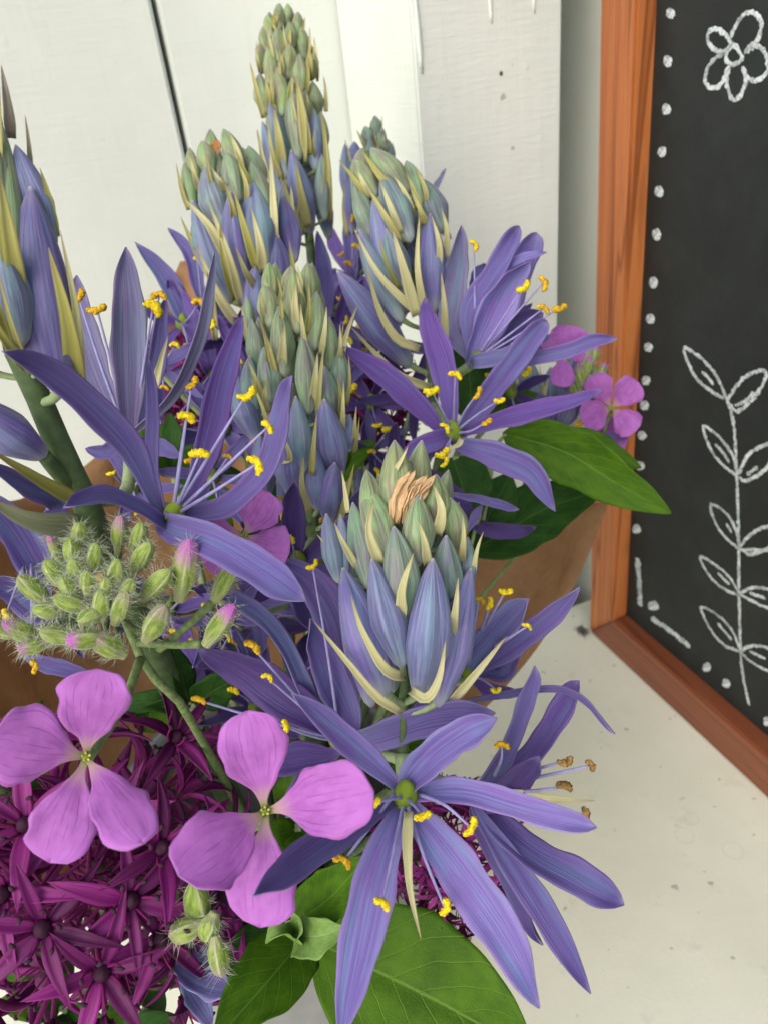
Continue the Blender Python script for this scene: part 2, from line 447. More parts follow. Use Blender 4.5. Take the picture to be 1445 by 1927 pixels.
def m_hbud():
    s = NT('rocket_bud'); vec, u, v = s.uvw(); base = s.oi.outputs['Color']
    f = s.noise(vec, 1, 3, 0.6, (14, 2.5, 1)); seam = s.math('ABSOLUTE', s.math('SINE', s.math('MULTIPLY', u, 12.566)))
    c = s.mix(s.rng(f, 0.35, 0.65), (0.17, 0.27, 0.035), (0.37, 0.47, 0.11))
    c = s.mix(s.rng(seam, 0.0, 0.35, 0.7, 0), c, (0.62, 0.60, 0.46))
    c = s.mix(s.rng(v, 0.05, 0.45, 0.5, 0), c, (0.50, 0.46, 0.32))
    pk = s.math('MULTIPLY', s.rng(s.math('ADD', v, s.math('MULTIPLY', s.math('SUBTRACT', f, 0.5), 0.5)), 0.55, 0.95), s.n('ObjectInfo').outputs['Alpha'])
    c = s.mix(pk, c, (0.50, 0.13, 0.50))
    n = s.bump(f, 0.5, 0.0007)
    return s.finish(c, 0.55, 0.3, 0.12, None, n, 0.3)

M = dict(
    tepal=m_tepal(), bud=m_bud(), bract=m_bract(), rocket=m_rocket(), hbud=m_hbud(),
    leaf=m_leaf('leaf_green', (0.045, 0.125, 0.003), (0.085, 0.20, 0.005), (0.17, 0.30, 0.04)),
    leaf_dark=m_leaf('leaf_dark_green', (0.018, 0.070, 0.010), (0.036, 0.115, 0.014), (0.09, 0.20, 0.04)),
    leaf_pale=m_leaf('leaf_pale_green', (0.17, 0.32, 0.06), (0.27, 0.42, 0.12), (0.42, 0.52, 0.25)),
    wall=m_paint('white_wall_paint', (0.65, 0.69, 0.635), (0.71, 0.75, 0.70), 0.7),
    post=m_paint('white_post_paint', (0.68, 0.73, 0.675), (0.75, 0.80, 0.75), 1.0),
    ledge=m_ledge(), dark=m_plain('dark_gap', (0.012, 0.012, 0.01), 0.9, 60),
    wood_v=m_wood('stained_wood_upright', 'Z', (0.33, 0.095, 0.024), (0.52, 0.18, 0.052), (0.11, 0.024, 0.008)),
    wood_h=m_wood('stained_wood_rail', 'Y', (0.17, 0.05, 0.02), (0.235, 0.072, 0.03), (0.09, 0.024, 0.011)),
    board=m_board(), chalk=m_chalk(), kraft=m_kraft(), zinc=m_zinc(),
    anther=m_plain('pollen_yellow', (0.86, 0.60, 0.015), 0.8, 1400, 0.35, bmp=1.0),
    anther_deep=m_plain('pollen_golden', (0.70, 0.42, 0.02), 0.9, 1800, 0.45, bmp=1.0),
    anther_old=m_plain('spent_anther', (0.28, 0.17, 0.05), 0.8, 1400, 0.5, bmp=1.0),
    filament=m_plain('filament_lilac', (0.36, 0.34, 0.62), 0.45, 300, 0.15, 0.2),
    ovary=m_plain('ovary_green', (0.22, 0.32, 0.015), 0.4, 260, 0.25, 0.1, 0.45),
    stem=m_plain('camas_stem_green', (0.085, 0.135, 0.055), 0.5, 260, 0.25),
    stem_pale=m_plain('pale_stem_green', (0.26, 0.34, 0.17), 0.5, 260, 0.25),
    allium=m_obj('allium_petal', 0.35, 0.45, 0.22), allium_core=m_plain('allium_ovary', (0.05, 0.012, 0.035), 0.5, 500, 0.5),
    allium_stamen=m_plain('allium_stamen', (0.20, 0.012, 0.12), 0.5, 500, 0.3),
    dry=m_obj('dried_petal', 0.45, 0.7, 0.2, (18, 3, 1)),
    hair=m_plain('plant_hair', (0.72, 0.76, 0.60), 0.5, 200, 0.1, 0.3),
    rocket_stem=m_plain('rocket_stem', (0.17, 0.24, 0.09), 0.6, 900, 0.3, bmp=.12),
    grime=m_plain('grey_lint', (0.16, 0.15, 0.14), 0.95, 300, 0.5), nail=m_plain('nail_head', (0.10, 0.08, 0.06), 0.7, 400, 0.4),
)

# ------------------------------------------------------------------ setting: wall, post, ledge
def struct(o):
    o['kind'] = 'structure'; return o
YW = 0.456; XR = 0.285; YP = 0.365
wall = struct(box('wall', M['dark'], -0.75, 0.62, YW + 0.019, YW + 0.04, -0.25, 0.95, bev=0.001))
edges = [-0.75, -0.2745, -0.0985, 0.0776, 0.2536, 0.44, 0.62]
for a, b in zip(edges[:-1], edges[1:]):
    box('plank', M['wall'], a + 0.0014, b - 0.0014, YW, YW + 0.0187, -0.25, 0.95, wall, 0.0016)
side = struct(box('side_wall', M['wall'], XR, XR + 0.03, -0.75, YW - 0.001, -0.25, 0.95, bev=0.001))
ledge = struct(box('ledge', M['ledge'], -0.75, XR - 0.001, -0.75, 0.3605, -0.03, 0.0, bev=0.002, pos=(0, 0, 0)))
post = tag(box('post', M['post'], 0.1712, 0.2503, YP, YW - 0.001, -0.25, 0.95, bev=0.0012), 'thick square white painted wooden post with brush marks and a paint drip', 'post')
# paint drips, bumps and a nail on the post
def drip(x, z0, z1, w):
    V, Fc, uv = tube_geo([(x, YP, z0), (x + 0.0006, YP, (z0 + z1) / 2), (x + 0.0012, YP, z1)], [w * 0.5, w * 0.7, w * 0.55, w * 0.9, w * 0.45], 8)
    obj('paint_drip', V, Fc, M['post'], post)
drip(0.1735, 0.40, 0.344, 0.0016); drip(0.2335, 0.40, 0.362, 0.0011); drip(0.2105, 0.39, 0.360, 0.0010)
nail_me = spin_mesh('nail', M['nail'], lambda v: math.sqrt(max(0.02, 1 - v * v)), 10, 5)
p0 = CAM + ray(942, 138) * (YP / ray(942, 138).y)
place('nail', nail_me, post, p0 + Vector((0, 0.0003, 0)), p0 + Vector((0, -0.0006, 0)), 0.0011)

# ------------------------------------------------------------------ chalkboard
BO = Vector((0.2564, 0.3315, 0.0)); EV = Vector((-0.0099, 0, 0.364)).normalized(); EU = Vector((0, -1, 0)); EN = EU.cross(EV)
BL, BHt, FW, DEEP, TH = 0.52, 0.62, 0.0245, 0.0102, 0.019
board = thing('chalkboard', 'black chalkboard with white chalk flower and sprig in a reddish brown wooden frame', 'chalkboard', BO)
def bp(u, v, n=0.0): return BO + EU * u + EV * v + EN * n
def bar(name, mat, quad, n0, n1, bev=0.0012):
    """frame bar: quad in (u,v), mitred ends"""
    import bmesh
    bm = bmesh.new()
    lo = [bm.verts.new(bp(u, v, n0)) for u, v in quad]; hi = [bm.verts.new(bp(u, v, n1)) for u, v in quad]
    bm.faces.new(lo[::-1]); bm.faces.new(hi)
    for k in range(4): bm.faces.new((lo[k], lo[(k + 1) % 4], hi[(k + 1) % 4], hi[k]))
    bmesh.ops.recalc_face_normals(bm, faces=bm.faces)
    bmesh.ops.bevel(bm, geom=list(bm.edges), offset=bev, segments=2, affect='EDGES')
    for v in bm.verts: v.co -= BO
    me = bpy.data.meshes.new(name); bm.to_mesh(me); bm.free(); me.materials.append(mat)
    for p in me.polygons: p.use_smooth = False
    return put(bpy.data.objects.new(name, me), board, BO)
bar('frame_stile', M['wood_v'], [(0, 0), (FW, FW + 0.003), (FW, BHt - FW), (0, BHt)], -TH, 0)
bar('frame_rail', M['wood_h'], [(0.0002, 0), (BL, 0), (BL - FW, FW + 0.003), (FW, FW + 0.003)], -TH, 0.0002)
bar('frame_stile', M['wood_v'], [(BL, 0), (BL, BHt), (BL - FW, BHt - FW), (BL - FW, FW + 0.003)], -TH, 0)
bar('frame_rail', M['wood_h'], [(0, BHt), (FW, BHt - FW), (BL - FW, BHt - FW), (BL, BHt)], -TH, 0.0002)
bar('slate_panel', M['board'], [(FW - 0.004, FW - 0.002), (BL - FW + 0.004, FW - 0.002), (BL - FW + 0.004, BHt - FW + 0.004), (FW - 0.004, BHt - FW + 0.004)], -DEEP - 0.005, -DEEP, 0.0003)
def on_board(px, py):
    r = ray(px, py); o = BO + EN * (-DEEP)
    t = (o - CAM).dot(EN) / r.dot(EN); p = CAM + r * t - BO
    return Vector((p.dot(EU), p.dot(EV)))
def chalk_ribbon(name, paths, w, closed=False):
    """each path a rough-edged slightly raised chalk stroke lying on the slate"""
    V, Fc = [], []
    for path, closed_ in paths:
        P = [on_board(*p) for p in path]
        n = max(6, int(sum((P[i + 1] - P[i]).length for i in range(len(P) - 1)) / 0.0009))
        S = catmull([Vector((p.x, p.y, 0)) for p in P], n)
        b = len(V)
        for i, p in enumerate(S):
            T = (S[min(i + 1, n - 1)] - S[max(i - 1, 0)]).normalized(); Wd = Vector((-T.y, T.x, 0))
            k = w * 0.6 * random.uniform(0.65, 1.25) * (0.55 if i in (0, n - 1) else 1); j = random.uniform(-0.10, 0.10) * w
            for s, z in ((-0.5, 0.0001), (-0.3, 0.00016), (0.3, 0.00016), (0.5, 0.0001)):
                q = p + Wd * (k * s + j); V.append(bp(q.x, q.y, -DEEP + z))
        for i in range(n - 1):
            for s in range(3):
                a = b + i * 4 + s; Fc.append((a, a + 1, a + 5, a + 4))
    return obj(name, V, Fc, M['chalk'], board)
def chalk_blob(px, py, rx, ry):
    c = on_board(px, py); ex = (on_board(px + rx, py) - c); ey = (on_board(px, py + ry) - c)
    V = [bp(c.x, c.y, -DEEP + 0.0002)]; n = 18
    for ring, z in ((0.7, 0.0002), (1.0, 0.0001)):
        for k in range(n):
            a = 6.2832 * k / n; q = c + (ex * math.cos(a) + ey * math.sin(a)) * ring * random.uniform(0.85, 1.12); V.append(bp(q.x, q.y, -DEEP + z))
    Fc = [(0, 1 + k, 1 + (k + 1) % n) for k in range(n)] + [(1 + k, 1 + n + k, 1 + n + (k + 1) % n, 1 + (k + 1) % n) for k in range(n)]
    obj('chalk_dot', V, Fc, M['chalk'], board)
for (x, y) in ((1261, 25), (1256, 115), (1253, 205), (1245, 286), (1240, 360), (1235, 441), (1229, 532), (1223, 600), (1219, 653), (1215, 716), (1212, 763), (1207, 819), (1204, 876), (1197, 995)):
    chalk_blob(x, y, 8.5, 11 if y < 560 else 9)
for (x, y, rx, ry) in ((1229, 1140, 11, 9), (1329, 1256, 8, 9), (1366, 1286, 8, 9), (1443, 1357, 8, 9)): chalk_blob(x, y, rx, ry)
chalk_ribbon('chalk_dash', [([(1199, 1050), (1202, 1095), (1204, 1140)], False)], 0.0072)
chalk_ribbon('chalk_dash', [([(1224, 1163), (1262, 1188), (1298, 1218)], False)], 0.0068)
chalk_ribbon('chalk_flower', [([(1377, 86), (1368, 70), (1350, 55), (1334, 58), (1331, 75), (1345, 95), (1362, 97), (1366, 92)], 0),
    ([(1374, 72), (1385, 45), (1402, 25), (1421, 25), (1432, 45), (1425, 75), (1404, 93)], 0),
    ([(1400, 97), (1425, 88), (1441, 103), (1443, 133), (1426, 151), (1405, 146), (1396, 125)], 0),
    ([(1372, 125), (1366, 150), (1372, 177), (1382, 187), (1395, 175), (1403, 150), (1399, 128)], 0),
    ([(1362, 98), (1340, 115), (1327, 140), (1330, 160), (1346, 165), (1360, 150), (1371, 122)], 0),
    ([(1378, 82), (1390, 95), (1395, 110), (1382, 120), (1368, 115), (1366, 99), (1378, 82)], 0)], 0.0031)
chalk_ribbon('chalk_sprig', [([(1367, 748), (1380, 800), (1385, 880), (1389, 1000), (1390, 1110), (1393, 1225), (1398, 1275), (1409, 1327)], 0),
    ([(1367, 750), (1350, 712), (1325, 680), (1287, 655), (1305, 705), (1336, 735), (1362, 750)], 0), ([(1320, 700), (1332, 710), (1342, 724)], 0),
    ([(1368, 752), (1398, 712), (1434, 697), (1440, 711), (1420, 746), (1388, 774), (1370, 758)], 0), ([(1382, 764), (1402, 754), (1418, 738)], 0),
    ([(1387, 892), (1378, 858), (1355, 825), (1323, 802), (1334, 840), (1354, 870), (1385, 895)], 0), ([(1345, 835), (1360, 852), (1372, 870)], 0),
    ([(1388, 893), (1408, 856), (1445, 835), (1462, 838), (1442, 880), (1404, 905), (1390, 897)], 0), ([(1405, 893), (1425, 878)], 0),
    ([(1390, 1028), (1385, 1000), (1366, 966), (1337, 950), (1346, 985), (1364, 1010), (1388, 1032)], 0), ([(1366, 985), (1376, 1003)], 0),
    ([(1391, 1027), (1418, 1001), (1452, 990), (1470, 1000)], 0), ([(1393, 1032), (1412, 1043), (1448, 1030), (1460, 1026)], 0), ([(1400, 1034), (1445, 1036)], 0),
    ([(1390, 1118), (1375, 1090), (1350, 1066), (1317, 1048), (1334, 1083), (1360, 1107), (1388, 1120)], 0), ([(1350, 1078), (1372, 1100)], 0),
    ([(1391, 1117), (1420, 1105), (1458, 1115), (1450, 1144), (1415, 1131), (1393, 1119)], 0), ([(1410, 1116), (1440, 1126)], 0),
    ([(1392, 1222), (1376, 1185), (1350, 1158), (1319, 1143), (1335, 1182), (1360, 1212), (1390, 1226)], 0), ([(1350, 1172), (1376, 1204)], 0),
    ([(1393, 1224), (1420, 1215), (1462, 1228), (1452, 1262), (1415, 1247), (1394, 1228)], 0), ([(1410, 1226), (1440, 1240)], 0)], 0.0030)
# lint caught under the frame corner
lint = []
rl = random.Random(3)
for k in range(150):
    a, b = [BO + Vector((-0.005 + rl.gauss(0, 0.0018), 0.001 + rl.gauss(0, 0.0022), 0.0004 + abs(rl.gauss(0, 0.0015)))) for _ in range(2)]
    lint.append((a, b))
V, Fc, uv = [], [], []
for a, b in lint:
    v_, f_, u_ = tube_geo([a, (a + b) / 2 + Vector((0, 0, 0.001)), b], 0.00014, 4, 5, len(V)); V += v_; Fc += f_
tag(obj('lint_clump', V, Fc, M['grime']), 'small grey clump of lint and dust at the corner of the chalkboard frame', 'dust')

# ------------------------------------------------------------------ bucket and paper
BC = Vector((0.010, 0.195, 0.0)); BH = 0.135
bucket = thing('bucket', 'grey galvanised metal bucket holding the wrapped bouquet', 'bucket', BC)
V, Fc = [], []; ns = 48
prof = [(0.044, 0.0), (0.046, 0.004), (0.0485, 0.05), (0.0490, 0.052), (0.0485, 0.054), (0.052, BH - 0.004), (0.0545, BH - 0.002), (0.0545, BH + 0.001), (0.0515, BH + 0.001), (0.0508, BH - 0.004), (0.043, 0.003)]
for r, z in prof:
    for j in range(ns):
        a = 6.28318 * j / ns; V.append(BC + Vector((r * math.cos(a), r * math.sin(a), z)))
for i in range(len(prof) - 1):
    for j in range(ns): Fc.append((i * ns + j, i * ns + (j + 1) % ns, (i + 1) * ns + (j + 1) % ns, (i + 1) * ns + j))
Fc.append(tuple(range(ns - 1, -1, -1))); Fc.append(tuple((len(prof) - 1) * ns + j for j in range(ns)))
obj('bucket_body', V, Fc, M['zinc'], bucket, BC)
for s in (-1, 1):
    c = BC + Vector((0.0535 * s, 0, BH - 0.012))
    V, Fc, uv = tube_geo([c + Vector((0, -0.008, 0)), c + Vector((0.006 * s, 0, 0.004)), c + Vector((0, 0.008, 0))], 0.0016, 8)
    obj('handle_ear', V, Fc, M['zinc'], bucket)

# kraft paper collar: sheet lofted from a top edge to the bucket mouth
top = [(-260, 1120, 0.20), (-120, 960, 0.27), (60, 930, 0.33), (200, 838, 0.36), (300, 620, 0.39), (347, 490, 0.40), (410, 640, 0.40), (560, 860, 0.40), (720, 960, 0.39), (880, 985, 0.37), (1010, 965, 0.355), (1142, 945, 0.325)]
bot_a = [R_(a) for a in np.linspace(215, -8, len(top))]
nT, nS = 60, 22
T3 = catmull([at(*p) for p in top], nT)
B3 = catmull([BC + Vector((0.046 * math.cos(a), 0.046 * math.sin(a), BH - 0.02)) for a in bot_a], nT)
V, uv = [], []
rk = random.Random(5)
for i in range(nT):
    for k in range(nS):
        t = k / (nS - 1)
        p = T3[i].lerp(B3[i], t)
        out = (p - BC); out.z = 0; out.normalize()
        p = p + out * (0.020 * math.sin(math.pi * t)) + out * (0.0022 * math.sin(i * 0.9 + t * 4) * (1 - t)) + Vector((0, 0, -0.012 * math.sin(math.pi * t)))
        V.append(p); uv.append((i / (nT - 1), t))
Fc = [(i * nS + k, i * nS + k + 1, (i + 1) * nS + k + 1, (i + 1) * nS + k) for i in range(nT - 1) for k in range(nS - 1)]
paper = obj('paper_wrap', V, Fc, M['kraft'], None, BC + Vector((0, 0, BH - 0.02)), uv)
sm = paper.modifiers.new('sheet', 'SOLIDIFY'); sm.thickness = 0.0004
tag(paper, 'brown kraft paper sheet wrapped round the back of the bouquet', 'paper')

def stem_down(p, k=0.5):
    """points from p down into the bucket"""
    p = Vector(p); r = random.Random(int(p.x * 1e5) ^ int(p.y * 1e5))
    e = BC + Vector((r.uniform(-0.025, 0.025), r.uniform(-0.025, 0.025), 0.012))
    m = BC + Vector(((p.x - BC.x) * 0.35, (p.y - BC.y) * 0.35, BH - 0.02))
    m.x = min(max(m.x, BC.x - 0.034), BC.x + 0.034); m.y = min(max(m.y, BC.y - 0.034), BC.y + 0.034)
    return [m, e]

# ------------------------------------------------------------------ camas builders
def lerp3(a, b, t): return tuple(a[k] + (b[k] - a[k]) * t for k in range(3))
BUDC = [(0.0, (0.29, 0.325, 0.150)), (0.35, (0.225, 0.285, 0.205)), (0.6, (0.165, 0.225, 0.29)), (0.8, (0.175, 0.195, 0.38)), (1.0, (0.155, 0.125, 0.35))]
def budc(t):
    t = min(1, max(0, t))
    for (a, ca), (b, cb) in zip(BUDC[:-1], BUDC[1:]):
        if t <= b: return lerp3(ca, cb, (t - a) / (b - a))
    return BUDC[-1][1]
def bud_r(v):
    s = (0.16 + 0.84 * min(1, v / 0.42) ** 0.42) * (0.82 + 0.18 * smooth01(0, 0.45, v))
    if v > 0.40:
        t = (v - 0.40) / 0.60; s *= max(0.0, 1 - t ** 1.75) ** 0.80
    return max(s, 0.045)
BUD = [spin_mesh('camas_bud', M['bud'], bud_r, 30, 22, lambda a, v, k=k: 1 + 0.045 * math.cos(3 * a + k) - 0.13 * (abs(math.sin(1.5 * a + 0.4 * k))) ** 26 * (0.35 + v) - 0.03 * abs(math.cos(1.5 * a)) ** 20, bd)
       for k, bd in enumerate((0.10, -0.06, 0.0, 0.16))]
YEL = (0.52, 0.49, 0.21); PALE = (0.66, 0.63, 0.38); OLIVE = (0.42, 0.40, 0.12)
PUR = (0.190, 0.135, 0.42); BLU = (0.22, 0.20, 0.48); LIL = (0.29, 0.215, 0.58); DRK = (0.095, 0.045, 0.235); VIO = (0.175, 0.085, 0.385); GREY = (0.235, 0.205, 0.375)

def axis_at(axis, y):
    ys = [a[1] for a in axis]; i = np.argsort(ys)
    ys = np.array(ys)[i]
    return [float(np.interp(y, ys, np.array([a[k] for a in axis])[i])) for k in (0, 2)]
def rad_at(RR, y):
    ys = [a[0] for a in RR]; i = np.argsort(ys)
    return float(np.interp(y, np.array(ys)[i], np.array([a[1] for a in RR])[i]))
def surf(axis, RR, px, py, k):
    """a point seen at (px,py) lying on the cluster's round surface at k times its radius"""
    ax, d = axis_at(axis, py); R = rad_at(RR, py) * k; off = px - ax
    return at(px, py, d - math.sqrt(max(R * R - off * off, (0.15 * R) ** 2)) * d / F)
def raceme(label, axis, RR, buds, bracts, stem_w, group='camas flower spikes in the bouquet', mirror=True, bk=(0.70, 1.0), pos_stem=None, slim=0.92, auto=True):
    base = at(*axis[-1])
    root = thing('camas_spike', label, 'flower spike', base, group)
    ap = [at(*a) for a in axis]
    dm = axis[-1][2]
    r1 = stem_w / 2 * dm / F
    down = pos_stem if pos_stem is not None else stem_down(base)
    tube('stem', M['stem'], root, ap + list(down), [r1 * 0.35, r1 * 0.8, r1, r1, r1], 12)
    for i, b in enumerate(buds):
        bx, by, tx, ty, w, t = b[:6]
        kb, kt = b[6:8] if len(b) > 7 else bk
        B = surf(axis, RR, bx, by, kb); T = surf(axis, RR, tx, ty, kt)
        d = (T - CAM).length
        rad = w / 2 * d / F * slim * random.uniform(0.92, 1.06)
        col = budc(t + random.uniform(-0.05, 0.05))
        place('bud', BUD[i % 4], root, B, T, rad, col, aspect=random.uniform(0.9, 1.05))
        # pedicel joins the bud to the stalk
        ax, dd = axis_at(axis, by + 6)
        A = at(ax, by + 14, dd)
        tube('pedicel', M['stem_pale'], root, [A, A.lerp(B, 0.6), B + (T - B) * 0.04], [rad * 0.16, rad * 0.17, rad * 0.22], 8)
        if mirror:
            ax, dd = axis_at(axis, (by + ty) / 2)
            if abs((bx + tx) / 2 - ax) < 0.75 * rad_at(RR, (by + ty) / 2):
                def mir(P, y):
                    x_, d_ = axis_at(axis, y); C = at(x_, y, d_); return C * 2 - P
                place('bud', BUD[(i + 1) % 4], root, mir(B, by), mir(T, ty), rad * 0.92, col)
    extra = []
    if auto:
        rb = random.Random(len(buds) * 7 + int(axis[0][0]))
        for b in buds:
            if rb.random() < 0.8:
                sd = rb.choice((-1, 1)); w = b[4]; f = rb.uniform(0.7, 1.02)
                dx, dy = b[2] - b[0], b[3] - b[1]
                extra.append(([(b[0] + sd * w * 0.30, b[1] + 3), (b[0] + dx * 0.45 * f + sd * w * 0.46, b[1] + dy * 0.45 * f), (b[0] + dx * f + sd * w * rb.uniform(0.3, 0.75), b[1] + dy * f)], w * rb.uniform(0.2, 0.32), rb.choice((YEL, OLIVE, PALE, YEL))))
    for b in list(bracts) + extra:
        pts, w = b[0], b[1]; col = b[2] if len(b) > 2 else PALE
        n = len(pts)
        P = [surf(axis, RR, x, y, (0.78 + 0.56 * (k / (n - 1)) ** 0.6)) for k, (x, y) in enumerate(pts)]
        blade('bract', M['bract'], root, P, w * (P[0] - CAM).length / F * 0.88, lerp3(col, YEL, random.uniform(0, 0.35)), prof=prof_bract, cup=0.28, nu=5, nv=12,
              roll=random.uniform(-18, 18), ruffle=0.01, ridges=0.02, thick=0.0003)
    return root
ANTH = None
def stamen(parent, pts, an, size=20, old=False, ang=None):
    """filament along pts (world), anther capsule at the end; one mesh"""
    V, Fc, uv = tube_geo(pts, [0.00042, 0.00034, 0.00022], 7); nf = len(Fc); b = len(V)
    tip = Vector(pts[-1]); dd = (tip - CAM).length; L = size * dd / F * random.uniform(0.72, 1.08); r = L * random.uniform(0.17, 0.25)
    ex = Vector(ROT[:, 0]); ey = Vector(-ROT[:, 1]); a = random.uniform(0, 3.14) if ang is None else R_(ang)
    X = ex * math.cos(a) + ey * math.sin(a); Yv = ey * math.cos(a) - ex * math.sin(a); tw = (CAM - tip).normalized()
    bow = random.uniform(0.12, 0.38)
    P = [tip + X * (L * s) - Yv * (bow * L * (1 - 4 * s * s) - bow * L * 0.5) + tw * (0.1 * L) for s in (-0.5, -0.25, 0, 0.25, 0.5)]
    v_, f_, _ = tube_geo(P, [r * 0.55, r * 0.95, r * 1.05, r * 0.9, r * 1.05, r * 0.6], 10, 15, b)
    rr = random.Random(int(abs(tip.x) * 1e6))
    ctr = catmull(P, 15)
    v_ = [ctr[i // 10] + (q - ctr[i // 10]) * rr.uniform(0.6, 1.35) for i, q in enumerate(v_)]
    V += v_; Fc += f_
    obj('stamen', V, Fc, [M['filament'], M['anther_old' if old else random.choice(('anther', 'anther', 'anther_deep'))]], parent, pts[0], None, True, [0] * nf + [1] * len(f_))
OVM = spin_mesh('ovary', M['ovary'], lambda v: max(0.12, math.sin(math.pi * (0.06 + 0.9 * v)) ** 0.7), 18, 12, lambda a, v: 1 + 0.08 * math.cos(3 * a))
def blossom(root, c, petals, stamens=(), ovary=(40, 55, 90), ped=None, col=PUR, size=34, styl=None, old=False, tilt=0.0):
    """c=(px,py,d). petals: (pts, w, d0, d1[, colour, roll, profile, cup])"""
    C = at(*c); toC = (CAM - C).normalized()
    ow, oh, oa = ovary
    up = Vector(ROT[:, 0]) * math.cos(R_(oa)) + Vector(-ROT[:, 1]) * math.sin(R_(oa))
    ax = (up * 0.75 + toC * 0.66).normalized()
    L = oh * c[2] / F
    b = place('blossom', OVM, root, C + toC * 0.0016 - ax * L * 0.5, C + toC * 0.0016 + ax * L * 0.75, ow / 2 * c[2] / F * 1.1)
    # sub-parts: parented without the ovary's scale
    class _: pass
    def sub(o):
        mw = Matrix.Translation(WPOS[b.name]) @ b.rotation_quaternion.to_matrix().to_4x4() @ Matrix.Diagonal((*b.scale, 1))
        o.parent = b; o.matrix_parent_inverse = mw.inverted() ; o.location = WPOS[o.name]
    for p in petals:
        pts, w, d0, d1 = p[:4]
        pc = p[4] if len(p) > 4 and p[4] else col
        roll = p[5] if len(p) > 5 and p[5] is not None else random.uniform(-22, 22)
        prof = p[6] if len(p) > 6 and p[6] else prof_tepal
        cup = p[7] if len(p) > 7 else random.uniform(0.08, 0.2)
        n = len(pts)
        P = [at(x, y, d0 + (d1 - d0) * k / (n - 1)) for k, (x, y) in enumerate(pts)]
        # root the petal in the receptacle
        if (P[0] - C).length < 0.02: P = [C - toC * 0.0012 - ax * 0.001] + P
        wm = w * ((d0 + d1) / 2) / F * (0.98 if w > 60 and d1 < 0.135 else 0.84)
        o = blade('petal', M['tepal'], None, P, wm, lerp3(pc, BLU, random.uniform(0, 0.25)), roll=roll, prof=prof, cup=cup, ruffle=0.055, ridges=0.018, twist=random.uniform(-40, 40), nu=13, nv=34, hood=1.0)
        sub(o)
    for s in stamens:
        x, y, d = s[:3]
        A = C + toC * 0.001; Bp = at(x, y, d)
        if len(s) > 3 and isinstance(s[3], tuple): A = at(*s[3])
        mid = (A + Bp) / 2 + toC * 0.002 + up * random.uniform(-0.001, 0.001)
        n0 = len(bpy.data.objects)
        stamen(None, [A, mid, Bp], None, size, old or (len(s) > 4 and s[4]))
        o = bpy.data.objects[[k for k in WPOS][-1]]
        sub(o)
    if styl:
        pts, w, d0, d1 = styl
        P = [at(x, y, d0 + (d1 - d0) * k / (len(pts) - 1)) for k, (x, y) in enumerate(pts)]
        o = blade('bract', M['bract'], None, P, w * d0 / F, PALE, prof=prof_bract, cup=0.3, nu=5, nv=12, thick=0.0004); sub(o)
    if ped:
        A = at(*ped[0]) if not isinstance(ped[0], Vector) else ped[0]
        pr = (ped[2] if len(ped) > 2 else 0.0011)
        tube('pedicel', M['stem_pale'], root, [A, at(*ped[1]) if ped[1] else (A + C) / 2 - toC * 0.003, C - ax * L * 0.3], [pr * 1.1, pr, pr * 1.2], 8)
    return b
def gen_petals(c, rad, w, seed, n=6, start=None, spread=360, dz=0.0, squash=1.0):
    r = random.Random(seed); out = []
    a0 = start if start is not None else r.uniform(0, 60)
    for k in range(n):
        a = R_(a0 + spread * k / n + r.uniform(-9, 9)); L = rad * r.uniform(0.85, 1.12); bend = r.uniform(-0.18, 0.18)
        dx, dy = math.cos(a), -math.sin(a) * squash
        pts = [(c[0] + dx * L * t - dy * bend * L * t * t, c[1] + dy * L * t + dx * bend * L * t * t) for t in (0.1, 0.4, 0.7, 1.0)]
        out.append((pts, w * r.uniform(0.85, 1.1), c[2] - 0.001, c[2] - dz * r.uniform(0.3, 1.2), None, r.uniform(-35, 35)))
    return out

